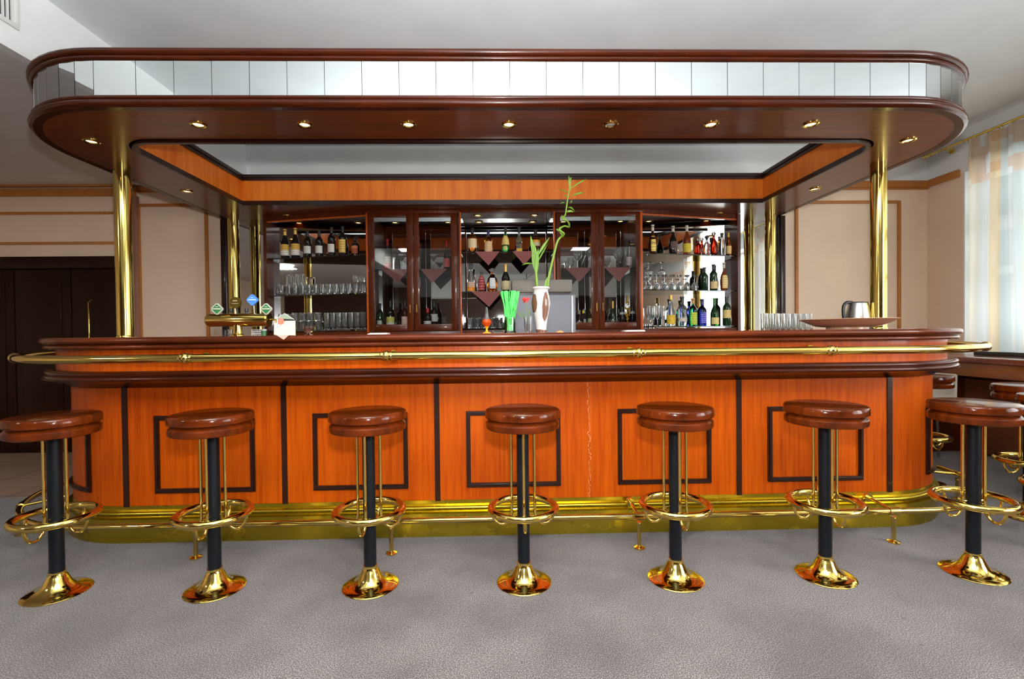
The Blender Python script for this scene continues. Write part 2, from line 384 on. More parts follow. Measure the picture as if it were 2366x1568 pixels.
# mouldings
tr = MB()
tr.box(XRET, XR, WB-.035, WB, 2.63, 2.70, .006); tr.box(XR-.035, XR, Wy1+.03, WB-.03, 2.63, 2.70, .006); tr.box(XRET, XR, WB-.022, WB, 2.612, 2.632, .003)
struct('trim_1', 'light brown wooden cornice around the right corner of the room', 'trim', tr, M['trimwood'])
struct('trim_2', 'light brown wooden cornice under the low ceiling on the left', 'trim', MB().box(-7, XRET+.01, WL-.035, WL, 2.565, 2.64, .006).box(-7, XRET+.01, WL-.04, WL, 2.655, ZL, .003), M['trimwood'])
struct('trim_3', 'two thin wooden strips on the wall above the dark doors', 'trim', MB().box(-7, XRET-.05, WL-.018, WL, 2.385, 2.412, .004).box(-7, XRET-.05, WL-.018, WL, 2.085, 2.112, .004), M['trimwood'])
def wframe(n, x0, x1, z0, z1, label):
    t = MB(); w = .03
    t.box(x0, x1, WB-.02, WB, z1-w, z1, .004); t.box(x0, x1, WB-.02, WB, z0, z0+w, .004)
    t.box(x0, x0+w, WB-.02, WB, z0+w, z1-w, .002); t.box(x1-w, x1, WB-.02, WB, z0+w, z1-w, .002)
    struct('trim_%d' % n, label, 'trim', t, M['trimwood'])
wframe(4, atx(320, WB, 600), atx(483, WB, 600), .3, at(400, 471, WB).z, 'thin wooden frame moulding on the pink wall left of the bar shelves')
wframe(5, atx(1836, WB, 600), atx(2079, WB, 600), .3, at(2000, 464, WB).z, 'thin wooden frame moulding on the pink wall right of the bar shelves')
struct('trim_6', 'narrow brown corner strip where the left wall meets the recess', 'trim', MB().box(XRET-.035, XRET+.008, WL-.012, WB, 0, 2.57, .004), wallmat('brown_corner', srgb(150, 105, 85)))
# air vent on the bulkhead
v = thing('air_vent', 'white slatted air vent on the white ceiling step, top left', 'vent', (XBH, 2.45, 2.9))
MB().box(0, .012, -.22, .22, -.105, -.08, .003).box(0, .012, -.22, .22, .08, .105, .003).box(0, .012, -.22, -.19, -.08, .08, .003).box(0, .012, .19, .22, -.08, .08, .003).build('frame', M['white'], v)
MB().box(.001, .003, -.2, .2, -.09, .09).build('backing', M['plastic_dark'], v)
sl = MB()
for k in range(16): sl.box(.003, .010, -.18+.024*k-.004, -.18+.024*k+.007, -.08, .08)
sl.build('slats', M['white'], v)

# ------------------------------------------------------------------ bar counter
bar = thing('bar_counter', 'long rounded bar counter with orange cherry panels and dark mouldings', 'bar counter', (XC, 3.5, 0))
def P(mb, name, mat): 
    o = mb.build(name, mat); o.parent = bar; o.matrix_parent_inverse = Matrix.Translation(bar.location).inverted(); return o
CF, CH, CR, CB = 2.50, 2.83, .81, 4.94
top_outer = ucurve(CF, CH, CR, CB); top_inner = ucurve(3.08, 2.28, .25, CB)
P(ring_slab(top_outer, top_inner, 1.118, 1.15), 'countertop', M['counter'])
prof = [(-.05, 1.088)] + half(-.002, 1.100, .011, 6, -80, 80) + half(.008, 1.133, .016, 8, -85, 88) + [(-.02, 1.1503), (-.05, 1.1503)]
P(sweepU(prof, CF, CH, CR, CB), 'top_moulding', M['mould'])
P(sweepU([(-.02, .96), (0, .96), (0, 1.1), (-.02, 1.1)], 2.545, 2.785, .765, CB), 'upper_fascia', M['panel_h'])
prof = [(-.06, .975), (-.012, .975)] + half(-.005, .960, .014, 6, 80, -60) + half(.0, .935, .012, 6, 60, -80) + [(-.02, .915), (-.06, .915)]
P(sweepU(prof, CF+.005, CH, CR, CB), 'lower_moulding', M['mahog'])
P(sweepU([(-.03, .87), (0, .87), (.02, .885), (.12, .915), (.12, .92), (-.03, .92)], 2.735, 2.775, .58, CB), 'cornice', M['ebony'])
P(ring_slab(ucurve(2.53, 2.80, .78, CB), ucurve(2.85, 2.5, .4, CB), .918, .935), 'shelf_underside', M['ebony'])
# body panels between the dark stiles
BF, BH, BR, BB = 2.76, 2.80, .60, CB
body = ucurve(BF, BH, BR, BB)
def bodypoint(s, off=0, _c={}):
    """s = arc length from the front centre (x=XC), negative to the left"""
    sg = 1 if s >= 0 else -1; a = abs(s); fl = BH-BR
    if a <= fl: return (XC+s, BF-off, 0)
    arc = BR*pi/2
    if a <= fl+arc:
        th = (a-fl)/BR; return (XC+sg*(fl+(BR+off)*sin(th)), BF+BR-(BR+off)*cos(th), sg*th)
    return (XC+sg*(BH+off), BF+BR+(a-fl-arc), sg*pi/2)
def strip(s0, s1, z0, z1, o0, o1, mb=None, n=None):
    mb = mb or MB(); n = n or max(1, int(abs(s1-s0)/.05))
    loops = []
    for k in range(n+1):
        s = s0+(s1-s0)*k/n
        a = bodypoint(s, o0); b = bodypoint(s, o1)
        loops.append([(a[0], a[1], z0), (a[0], a[1], z1), (b[0], b[1], z1), (b[0], b[1], z0)])
    mb.loft(loops); return mb
stl = [atx(x, 2.76, 1000)-XC for x in (290, 657, 1010)] + [atx(1707, 2.76, 1000)-XC, atx(2055, 2.76, 1000)-XC]
S = [-4.02, -3.14] + stl + [3.18, 4.04]
ZP0, ZP1 = .195, .875
seams = [-4.5]+S[:5]+[atx(1362, 2.76, 1000)-XC]+S[5:]+[4.5]
seams.sort()
for i in range(len(seams)-1):
    a, b = seams[i], seams[i+1]
    P(strip(a+.0006, b-.0006, ZP0, ZP1, -.02, 0), 'panel', M['panel'])
for s in S: P(strip(s-.015, s+.015, ZP0, ZP1, 0, .006, n=2), 'stile', M['ebony'])
fr = [(atx(a, 2.76, 1050)-XC, atx(b, 2.76, 1050)-XC) for a, b in ((360, 590), (725, 943), (1078, 1295), (1427, 1642), (1773, 1992))]
fr += [(2.50, 3.04), (3.34, 3.88), (-3.0, -2.40), (-3.85, -3.3)]
for a, b in fr:
    z0, z1, w = .272, .707, .024; mb = MB()
    for (p, q, r, t) in ((a, b, z1-w, z1), (a, b, z0, z0+w), (a, a+w, z0+w, z1-w), (b-w, b, z0+w, z1-w)):
        strip(p, q, r, t, 0, .013, mb, n=1 if q-p < .1 else None)
        strip(p+.006, q-.006, r+.006, t-.006, .013, .019, mb, n=1 if q-p < .1 else None)
    P(mb, 'panel_frame', M['ebony'])
glue = MB(); random.seed(3); z = .20; sx = atx(1361, 2.76, 1000)
while z < .86:
    l = random.uniform(.008, .03); dx = random.uniform(-.006, .006); t = random.uniform(-.006, .006)
    glue.tube([(sx+dx, 2.7585, z), (sx+dx+t, 2.7575, z+l*.5), (sx+dx-t*.6, 2.7585, z+l)], random.uniform(.0012, .0026), 6); z += l*random.uniform(.7, 1.5)
P(glue, 'glue_residue', plain('dried_glue', srgb(215, 140, 90), .6))
kb = sweepU([(-.03, 0), (.028, 0), (.022, .06), (.02, .128), (.006, .135), (.008, .14)] + half(.022, .162, .012, 6, -90, 90) + [(.004, .178), (.004, .2), (-.03, .2)], BF, BH, BR, CB)
P(kb, 'kick_plate', M['kick'])
# inner bar body (working side), panel closing
P(sweepU([(-.02, 0), (0, 0), (0, 1.118), (-.02, 1.118)], 3.06, 2.30, .25, CB), 'inner_carcass', M['cabinet'])
P(ring_slab(ucurve(BF+.03, BH-.03, BR-.03, CB), ucurve(3.06, 2.3, .25, CB), .9, .917), 'inner_deck', M['cabinet'])

# hand rail
hr = thing('hand_rail', 'polished brass hand rail running around the bar front below the counter edge', 'rail', (XC, 2.36, 1.045))
def H_(mb, name, mat, par):
    o = mb.build(name, mat); o.parent = par; o.matrix_parent_inverse = Matrix.Translation(par.location).inverted(); return o
def railpts(Fy, H, R, B, z): return [(x, y, z) for x, y in ucurve(Fy, H, R, B, 20, 24)]
H_(MB().tube(railpts(2.36, 2.905, .90, 4.6, 1.045), .0205, 16), 'rail', M['brass'], hr)
def rpoint(Fy, H, R, s, off=0):
    sg = 1 if s >= 0 else -1; a = abs(s); fl = H-R; arc = R*pi/2
    if a <= fl: return Vector((XC+s, Fy-off, 0)), 0
    if a <= fl+arc:
        th = (a-fl)/R; return Vector((XC+sg*(fl+(R+off)*sin(th)), Fy+R-(R+off)*cos(th), 0)), sg*th
    return Vector((XC+sg*(H+off), Fy+R+(a-fl-arc), 0)), sg*pi/2
br_s = [atx(x, 2.36, 822)-XC for x in (430, 893, 1475, 1920)] + [-2.76, 2.76, -3.6, 3.6, -4.4, 4.4]
for s in br_s:
    p, th = rpoint(2.36, 2.905, .90, s); out = Vector((sin(th), -cos(th), 0)); t = Vector((cos(th), sin(th), 0)); c = p+Vector((0, 0, 1.045))
    mb = MB()
    mb.tube([c-t*.03, c-t*.026, c-t*.018, c-t*.013, c+t*.013, c+t*.018, c+t*.026, c+t*.03], .02, 16, radii=[.0205, .0225, .0225, .0215, .0215, .0225, .0225, .0205])
    mb.tube([c-t*.012, c-t*.004, c+t*.004, c+t*.012], .02, 16, radii=[.022, .0275, .0275, .022])
    mb.tube([c, c-out*.06+Vector((0, 0, -.004)), c-out*.172], .009, 10)
    mb.tube([c-out*.160, c-out*.174], .024, 16)
    H_(mb, 'bracket', M['brass'], hr)
# foot rail
fo = thing('foot_rail', 'polished brass foot rail in front of the kick plate', 'rail', (XC, 2.53, 0))
FZ = .17
H_(MB().tube(railpts(2.535, 3.02, .80, 4.6, FZ), .0155, 14), 'rail', M['brass'], fo)
for s in [atx(x, 2.55, 1200)-XC for x in (455, 905, 1475, 2060)] + [-3.0, 3.3, -3.9, 4.1]:
    p, th = rpoint(2.535, 3.02, .80, s); out = Vector((sin(th), -cos(th), 0)); t = Vector((cos(th), sin(th), 0)); c = p+Vector((0, 0, FZ))
    mb = MB()
    mb.lathe([(.03, 0), (.03, .006), (.018, .01), (.0105, .016), (.0105, .12), (.013, .125), (.013, .14)], 16, p.x, p.y, 0)
    H_(mb, 'post', M['brass'], fo)
    mb = MB().tube([c-t*.03, c-t*.028, c+t*.028, c+t*.03], .018, 14, radii=[.016, .0205, .0205, .016])
    mb.tube([c, c-out*.19+Vector((0, 0, .012))], .009, 10); mb.tube([c-out*.175+Vector((0, 0, .011)), c-out*.195+Vector((0, 0, .012))], .024, 14)
    H_(mb, 'wall_arm', M['brass'], fo)

# ------------------------------------------------------------------ canopy
can = thing('bar_canopy', 'dark wooden bar canopy with mirror tile band and rounded corners', 'canopy', (XC, 3.5, 2.35))
def K(mb, name, mat): return H_(mb, name, mat, can)
KF, KH, KR, KB = 2.51, 2.81, .70, 4.96
ZS = 2.32
IN = (2.94, 2.34, .2, 4.355)
def inner(off=0): return ucurve(IN[0]+off, IN[1]-off, max(.01, IN[2]-off), IN[3])
mb = ring_slab(ucurve(KF, KH, KR, KB), inner(), ZS, ZS+.02)
mb.loft([[(XC-IN[1], IN[3], z), (XC-KH, KB, z), (XC+KH, KB, z), (XC+IN[1], IN[3], z)] for z in (ZS, ZS+.02)], smooth=False)
K(mb, 'soffit', M['soffit'])
mb = ring_slab(ucurve(KF+.03, KH-.03, KR-.03, KB), inner(-.03), 2.565, 2.58)
mb.loft([[(XC-IN[1]-.03, IN[3]+.02, z), (XC-KH, KB, z), (XC+KH, KB, z), (XC+IN[1]+.03, IN[3]+.02, z)] for z in (2.565, 2.58)], smooth=False)
K(mb, 'added_top_board', M['cabinet'])  # unseen cover board, added only for how light behaves in the canopy
prof = [(-.04, 2.318), (.0, 2.316)] + half(.003, 2.337, .017, 7, -80, 70) + half(.0, 2.366, .010, 6, -70, 80) + [(-.003, 2.379), (-.04, 2.378)]
K(sweepU(prof, KF, KH, KR, KB), 'lower_moulding', M['mahog'])
prof = [(-.04, 2.554), (-.003, 2.554)] + half(-.001, 2.567, .011, 6, -80, 70) + half(.004, 2.595, .017, 7, -80, 85) + [(-.04, 2.614)]
K(sweepU(prof, KF, KH, KR, KB), 'upper_moulding', M['mahog'])
K(sweepU([(-.04, 2.37), (-.012, 2.37), (-.012, 2.56), (-.04, 2.56)], KF, KH, KR, KB), 'mirror_backing', M['ebony'])
# mirror tiles
mb = MB(); TW = .190; fl = KH-KR; random.seed(11)
edges = [-11*TW+i*TW for i in range(23)]
def tilequad(p, q, nrm):
    j = random.uniform(-.0006, .0006)
    d = (q-p).normalized()*.0014
    a = p+d; b = q-d
    mb.loft([[(a.x, a.y, 2.376), (a.x, a.y, 2.556), (a.x-nrm.x*.004, a.y-nrm.y*.004, 2.556), (a.x-nrm.x*.004, a.y-nrm.y*.004, 2.376)],
             [(b.x+nrm.x*j, b.y+nrm.y*j, 2.376), (b.x+nrm.x*j, b.y+nrm.y*j, 2.556), (b.x-nrm.x*.004, b.y-nrm.y*.004, 2.556), (b.x-nrm.x*.004, b.y-nrm.y*.004, 2.376)]], smooth=False)
ss = [-fl-.0]+[e for e in edges if -fl+.05 < e < fl-.05]+[fl]
arc = (KR)*pi/2
for k in range(1, 12): ss.append(fl+arc*k/11)
for k in range(1, 12): ss.insert(0, -fl-arc*k/11)
for k in range(1, 9): ss.append(fl+arc+.19*k); ss.insert(0, -fl-arc-.19*k)
for a, b in zip(ss, ss[1:]):
    p, t1 = rpoint(KF+.005, KH-.005, KR-.005, a); q, t2 = rpoint(KF+.005, KH-.005, KR-.005, b)
    th = (t1+t2)/2; tilequad(p, q, Vector((sin(th), -cos(th), 0)))
K(mb, 'mirror_tile_band', M['mirror'])
# inner fascia
def innerband(z0, z1, off0, off1, mb=None):
    mb = mb or MB()
    a = inner(off0); b = inner(off1)
    loops = [[(p[0], p[1], z0), (p[0], p[1], z1), (q[0], q[1], z1), (q[0], q[1], z0)] for p, q in zip(a, b)]
    mb.loft(loops)
    y0, y1 = sorted((IN[3]-off0, IN[3]-off1))
    mb.box(XC-IN[1]+min(off0, off1), XC+IN[1]-min(off0, off1), y0, y1, z0, z1)
    return mb
K(innerband(2.32, 2.57, -.015, 0), 'inner_fascia', M['fascia'])
mb = innerband(2.304, 2.325, -.002, .022); innerband(2.325, 2.345, -.002, .014, mb)
K(mb, 'inner_lower_moulding', M['ebony'])
mb = innerband(2.525, 2.548, -.002, .014); innerband(2.548, 2.574, -.012, .024, mb)
K(mb, 'inner_upper_moulding', M['ebony'])

# downlights
def downlight(lit=True):
    t = thing('recessed_downlight', '', 'downlight', (0, 0, 0))
    MB().lathe([(.026, -.001), (.030, -.007), (.038, -.008), (.044, -.003), (.044, 0), (.030, .0), (.026, -.001)], 24).build('trim_ring', M['brass'], t)
    MB().lathe([(0, -.004), (.018, -.0035), (.0262, -.001), (.0262, .004), (0, .004)], 20).build('bulb', M['bulb'] if lit else M['bulb_off'], t)
    return t
proto = downlight(); off = downlight(False)
G = 'small brass downlights in the canopy underside'
spots = [(atx(458, 2.72, 282), 2.72, 'leftmost but one brass downlight in front canopy underside'), (atx(704, 2.72, 287), 2.72, 'lit downlight in front soffit, between two others left of centre'), (atx(944, 2.72, 290), 2.72, 'lit downlight in front soffit just left of the centre one'),
         (atx(1176, 2.72, 291), 2.72, 'lit downlight at the centre of the front soffit'), (atx(1643, 2.72, 286), 2.72, 'lit downlight in front soffit just right of the unlit one'), (atx(1873, 2.72, 282), 2.72, 'last lit downlight of the front row before the right brass column'),
         (at(211, 325, 2.95).x, 2.95, 'downlight at the left rounded corner of the canopy, outside the brass column'), (at(2098, 324, 2.95).x, 2.95, 'downlight at the right rounded corner of the canopy, outside the brass column'),
         (at(432, 442, 3.96).x, 3.96, 'downlight in the left side arm of the canopy'), (at(1883, 435, 3.96).x, 3.96, 'downlight in the right side arm of the canopy')]
backs = [(663, 'downlight above the left shelf bay, at its outer end'), (808, 'downlight above the left shelf bay, at its inner end'), (898, 'downlight behind the first glass door from the left'), (1028, 'downlight behind the second glass door from the left'),
         (1104, 'downlight at the top left of the mirrored centre niche'), (1235, 'downlight at the top right of the mirrored centre niche'), (1310, 'downlight behind the third glass door, by the bamboo tip'), (1450, 'downlight behind the rightmost glass door'),
         (1520, 'downlight above the right shelf bay, at its inner end'), (1660, 'downlight above the right shelf bay, at its outer end')]
for i, (px, lb) in enumerate(backs): spots.append((atx(px, 4.8, 505), 4.80, lb))
for i, (x, y, lb) in enumerate(spots):
    o = proto if i == 0 else copy_tree(proto, (0, 0, 0))
    o.location = (x, y, ZS-.0005); o['label'] = lb; o['group'] = G
off.location = (atx(1411, 2.72, 289), 2.72, ZS-.0005); off['label'] = 'unlit downlight in the front soffit, right of centre'; off['group'] = G

# brass columns
for (px, py, y, lb) in ((285, 600, 3.365, 'tall brass column on the left front corner of the bar'), (2031, 600, 3.365, 'tall brass column on the right front corner of the bar'), (538, 620, 4.735, 'brass column at the back left behind the beer tap'), (1781, 620, 4.735, 'brass column at the back right beside the glasses')):
    sx = -1 if px < 1160 else 1
    t = thing('brass_column', lb, 'column', (XC+sx*2.624, y, 1.15), 0, 'brass columns holding the canopy')
    MB().lathe([(.05, 0), (.05, ZS-1.15)], 40).build('shaft', M['brass_col'], t)
    MB().lathe([(.050, .0), (.054, .0), (.054, .006), (.051, .012), (.050, .012)], 40).build('base_ring', M['brass_col'], t)

# ------------------------------------------------------------------ back bar
YM = 4.95      # mirror plane
XA0, XA1 = XC-2.35, XC-1.355      # left bay
XB1 = XC-.44; XD0 = XC+.44; XD1 = XC+1.345; XE1 = XC+2.33
xa0 = atx(620, 4.82); xa1 = atx(848, 4.58); xb1 = atx(1064, 4.58); xd0 = atx(1283, 4.58); xd1 = atx(1485, 4.58); xe1 = atx(1703, 4.82)
YFc = 4.57
ZB = 1.185
# base cabinets and work top
bb = thing('back_counter', 'low dark wooden back counter under the bar shelves', 'counter', (XC, 4.6, 0))
H_(MB().box(xa0, xe1, 4.12, YM, .0, .86, .004), 'body', M['cabinet'], bb)
H_(MB().box(xa0-.02, xe1+.02, 4.08, YM, .86, .9, .006), 'worktop', M['counter'], bb)
for i in range(6):
    w = (xe1-xa0)/6; a = xa0+i*w
    dr = H_(MB().box(a+.01, a+w-.01, 4.10, 4.12, .08, .84, .004), 'door', M['cabinet'], bb)
    MB().tube([(a+w-.06, 4.08, .6), (a+w-.06, 4.08, .72)], .006).build('handle', M['brass'], dr).matrix_world
# header above everything
# mirrors outside the bays
for sx, a, b, lb in ((-1, atx(530, 4.93), xa0-.04, 'tall mirror panel left of the bar shelves behind the brass column'), (1, xe1+.04, atx(1798, 4.93), 'tall mirror panel right of the bar shelves behind the brass column')):
    t = thing('wall_mirror', lb, 'mirror', ((a+b)/2, 4.94, .9), 0)
    w = abs(b-a)/2
    MB().box(-w, w, 0, .008, 0, ZS-.9).build('glass', M['mirror_dark'], t)
    e = -sx
    MB().box(-e*w-.05 if e > 0 else w, -w if e > 0 else w+.05, -.06, .012, 0, ZS-.9, .004).build('side_post', M['ebony'], t)

def shelfbay(sx, xi, xo, lb, levels):
    """xi = inner x (front), xo = outer x (set back)"""
    t = thing('shelf_bay', lb, 'shelf unit', ((xi+xo)/2, 4.76, .9))
    def Q(mb, n, m_): return H_(mb, n, m_, t)
    lo, hi = sorted((xi, xo))
    yi, yo = 4.58, 4.82
    Q(MB().box(lo, hi, YM-.006, YM, .9, ZS-.002), 'back_mirror', M['mirror_dark'])
    # outer side wall
    Q(MB().box(min(xo, xo+sx*.03), max(xo, xo+sx*.03), yo-.02, YM, .9, ZS-.002), 'side_panel', M['cabinet'])
    # vertical light edges
    Q(MB().box(min(xi, xi-sx*.022), max(xi, xi-sx*.022), yi-.012, yi+.03, .9, ZS-.002, .003), 'edge_post', M['edge'])
    # diagonal header and base board
    def diag(z0, z1, th, m_, n):
        q = MB().loft([[(xi, yi, z0), (xi, yi, z1), (xi, yi+th, z1), (xi, yi+th, z0)], [(xo, yo, z0), (xo, yo, z1), (xo, yo+th, z1), (xo, yo+th, z0)]], smooth=False)
        return Q(q, n, m_)
    diag(ZS-.045, ZS-.002, .02, M['cabinet'], 'header'); diag(ZS-.058, ZS-.045, .026, M['edge'], 'header_edge')
    diag(.9, 1.18, .02, M['cabinet'], 'base_board')
    for z in levels:
        m_ = M['shelf']
        q = MB().prism([(xi-sx*0, yi+.01), (xo, yo+.01), (xo, YM-.008), (xi, YM-.008)], z-.010, z)
        Q(q, 'glass_shelf', m_)
    return t
shelfbay(-1, xa1, xa0, 'open mirrored shelf bay at the left end of the back bar', (1.20, 1.545, 1.91))
shelfbay(1, xd1, xe1, 'open mirrored shelf bay at the right end of the back bar', (1.20, 1.555, 1.905))

def glasscab(x0, x1, lb, doors, labels=None):
    t = thing('glass_door_cabinet', lb, 'cabinet', ((x0+x1)/2, YFc, .9))
    def Q(mb, n, m_, par=None):
        o = mb.build(n, m_); p = par or t
        o.parent = p; o.matrix_parent_inverse = Matrix.Translation(t.location).inverted(); return o
    fr = MB()
    fr.box(x0, x0+.022, YFc+.02, YM, .9, ZS-.002); fr.box(x1-.022, x1, YFc+.02, YM, .9, ZS-.002)
    fr.box(x0+.022, x1-.022, YFc+.02, YM-.01, .9, 1.185); fr.box(x0, x1, YFc-.005, YFc+.02, 2.288, ZS-.002, .002)
    fr.box(x0, x1, YFc-.002, YFc+.02, .9, 1.175, .002)
    Q(fr, 'carcass', M['cabinet'])
    Q(MB().box(x0+.022, x1-.022, YM-.006, YM, 1.185, ZS-.002), 'back_mirror', M['mirror_dark'])
    Q(MB().box(x0+.024, x1-.024, YFc+.05, YM-.01, 1.757, 1.767), 'glass_shelf', M['shelf'])
    for di, (a, b, ga, gb, hx) in enumerate(doors):
        a, b, ga, gb, hx = [atx(v, YFc-.01) for v in (a, b, ga, gb, hx)]
        q = MB(); z0, z1, g0, g1 = 1.18, 2.286, 1.243, 2.243
        q.box(a, ga, YFc-.02, YFc, z0, z1, .003); q.box(gb, b, YFc-.02, YFc, z0, z1, .003)
        q.box(ga, gb, YFc-.02, YFc, z0, g0, .003); q.box(ga, gb, YFc-.02, YFc, g1, z1, .003)
        dd = H_(q, 'door', M['cabinet'], t)
        pn = MB().box(ga-.002, gb+.002, YFc-.012, YFc-.008, g0-.002, g1+.002).build('pane', M['pane'], dd)
        hd = MB().tube([(hx, YFc-.02, 1.345), (hx, YFc-.042, 1.35), (hx, YFc-.042, 1.425), (hx, YFc-.02, 1.43)], .0045, 8).build('handle', M['brass'], dd)
    return t
glasscab(xa1+.001, xb1, 'dark wooden cabinet with two glass doors left of the centre niche', ((852, 956.5, 867, 941, 949), (957.5, 1058, 970, 1044, 964)))
glasscab(xd0, xd1-.001, 'dark wooden cabinet with two glass doors right of the centre niche', ((1287, 1384, 1296, 1367, 1377), (1385, 1480, 1397, 1470, 1391)))
nt_ = thing('mirror_niche', 'open mirrored niche with glass shelves in the centre of the back bar', 'shelf unit', ((xb1+xd0)/2, 4.7, .9))
def NQ(mb, n, m_): return H_(mb, n, m_, nt_)
NQ(MB().box(xb1, xd0, YM-.006, YM, .9, ZS-.002), 'back_mirror', M['mirror_dark'])
for xx, s in ((xb1, 1), (xd0, -1)):
    NQ(MB().box(min(xx, xx+s*.014), max(xx, xx+s*.014), YFc-.02, YFc+.03, .9, ZS-.03, .003), 'edge_post', M['edge'])
    NQ(MB().box(min(xx+s*.001, xx+s*.006), max(xx+s*.001, xx+s*.006), YFc+.03, YM-.007, .9, ZS-.03), 'side_mirror', M['mirror_dark'])
NQ(MB().box(xb1, xd0, YFc-.012, YFc+.01, 2.285, ZS-.002, .003), 'header', M['cabinet'])
NQ(MB().box(xb1, xd0, YFc-.002, YFc+.02, .9, 1.18, .003), 'base_board', M['cabinet'])
NICHE = {'top': 1.925, 'mid': 1.548, 'low': 1.198}
for z in NICHE.values(): NQ(MB().box(xb1+.008, xd0-.008, YFc+.03, YM-.008, z-.01, z), 'glass_shelf', M['shelf'])

# ------------------------------------------------------------------ bottles
def bprof(kind, h, r):
    f = {'wine': [(0, 0), (.9, 0), (1, .02), (1, .60), (.93, .66), (.6, .73), (.36, .78), (.34, .96), (.4, .965), (.4, .99), (.3, 1), (0, 1)],
         'champ': [(0, 0), (.9, 0), (1, .02), (1, .42), (.9, .52), (.6, .66), (.38, .8), (.34, .93), (.42, .94), (.42, .97), (.32, 1), (0, 1)],
         'whisky': [(0, 0), (.92, 0), (1, .02), (1, .56), (.9, .64), (.55, .70), (.36, .75), (.33, .93), (.4, .935), (.4, .99), (.3, 1), (0, 1)],
         'tall': [(0, 0), (.92, 0), (1, .02), (1, .45), (.85, .55), (.5, .66), (.36, .74), (.32, .96), (.38, .965), (.38, .99), (.3, 1), (0, 1)],
         'belly': [(0, 0), (.75, 0), (.85, .02), (1, .25), (1.0, .38), (.8, .55), (.45, .66), (.3, .72), (.3, .93), (.38, .94), (.38, .99), (.28, 1), (0, 1)],
         'cone': [(0, 0), (.9, 0), (1, .02), (.98, .25), (.8, .5), (.55, .74), (.34, .9), (.34, .96), (.38, .965), (.38, .99), (0, 1)],
         'round': [(0, 0), (.6, 0), (.85, .05), (1, .2), (1, .4), (.8, .56), (.4, .66), (.28, .7), (.28, .8), (.34, .82), (0, .82)],
         'slim': [(0, 0), (.8, 0), (.85, .02), (1, .3), (.95, .5), (.6, .66), (.33, .74), (.3, .96), (.38, .965), (.38, .99), (.3, 1), (0, 1)]}[kind]
    return [(a*r, b*h) for a, b in f]
def rad_at(prof, z):
    for (r0, z0), (r1, z1) in zip(prof, prof[1:]):
        if z1 > z0 and z0 <= z <= z1: return r0+(r1-r0)*(z-z0)/(z1-z0)
    return prof[2][0]
NB = []
def bottle(name, px, Y, z, hpx, kind, r, mat, label, lab=None, cap=None, cat='bottle', seg=20, lab2=None, group=None, stopper=None, capz=.8):
    x = atx(px, Y); h = hpx*(Y/F)*1.0
    t = thing(name, label, cat, (x, Y, z), random.uniform(-.1, .1), group)
    pr = bprof(kind, h, r)
    MB().lathe(pr, seg, rot0=pi/4 if seg == 4 else 0).build('body', mat, t)
    def band(z0, z1, m_, nm, ang=100, extra=.0008):
        loops = []; n = 16; zz = [z0*h+(z1-z0)*h*k/3 for k in range(4)]
        for k in range(n+1):
            a = radians(-90-ang+2*ang*k/n)
            col = []
            sc = 1.0
            if seg == 4: sc = cos(pi/4)/max(abs(cos(a)), abs(sin(a)))
            for q in zz: rr = rad_at(pr, q)*sc+extra+.0006; col.append((rr*cos(a), rr*sin(a), q))
            for q in zz[::-1]: rr = rad_at(pr, q)*sc+extra-.0006; col.append((rr*cos(a), rr*sin(a), q))
            loops.append(col)
        MB().loft(loops).build(nm, m_, t)
    if lab: band(lab[0], lab[1], labelmat(*lab[2]), 'label', *(lab[3:4]))
    if lab2: band(lab2[0], lab2[1], labelmat(*lab2[2]), 'neck_label', *(lab2[3:4]))
    if cap:
        c0 = capz*h; rr = rad_at(pr, .88*h)
        MB().lathe([(rr+.0015, c0), (rr+.0015, .955*h), (rr*1.28+.001, .96*h), (rr*1.28, h+.002), (0, h+.003)], 16).build('cap', cap, t)
    if stopper:
        zt = pr[-1][1]
        MB().lathe([(pr[-2][0]*.8, zt-.01), (pr[-2][0]*.9, zt+.004), (pr[-2][0]*1.6, zt+.012), (pr[-2][0]*1.7, zt+.022), (pr[-2][0]*.8, zt+.034), (0, zt+.036)], 14).build('stopper', stopper, t)
    NB.append(t); return t
WH = (222, 220, 208); CRM = (235, 215, 170); YEL = (240, 200, 70)
capw = plain('white_foil', srgb(215, 210, 195), .4); capg = plain('gold_foil', srgb(225, 185, 100), .35, .5); capr = plain('red_foil', srgb(190, 25, 30), .4); capk = plain('black_cap', (.02, .02, .02, 1), .35); capb = plain('navy_cap', srgb(30, 35, 90), .4)
LT = 1.91
yb = lambda px: 4.70+(.14)*(848-px)/228      # left bay: rows follow the slanting front
for px, h, lb in ((661, 65, 'dark sparkling wine bottle with gold foil, first on the top left shelf'), (685, 67, 'dark sparkling wine bottle with gold foil, second on the top left shelf')):
    bottle('sparkling_wine_bottle', px, yb(px), LT, h, 'champ', .041, M['darkwine'], lb, (.08, .47, ((228, 225, 215), (120, 100, 80), (225, 175, 70))), capg, capz=.74)
for px, h, lb in ((713, 60, 'dark wine bottle with white label, third on the top left shelf'), (740, 60, 'dark wine bottle with white label, fourth on the top left shelf'), (768.5, 67, 'taller dark wine bottle with white label, fifth on the top left shelf')):
    bottle('wine_bottle', px, yb(px), LT, h, 'wine', .037, M['darkwine'], lb, (.14, .42, (WH, (150, 145, 135)), 62), capk)
bottle('wine_bottle', 794, yb(794), LT, 68, 'wine', .037, M['darkwine'], 'dark wine bottle with tall yellow label, top left shelf', (.12, .56, ((235, 195, 95),), 60), capk)
bottle('liqueur_bottle', 823, yb(823), LT, 43, 'whisky', .037, M['darkwine'], 'squat black liqueur bottle with orange and red picture label, top left shelf', (.12, .7, ((150, 60, 35), (225, 150, 100), (205, 120, 80)), 55), capk)
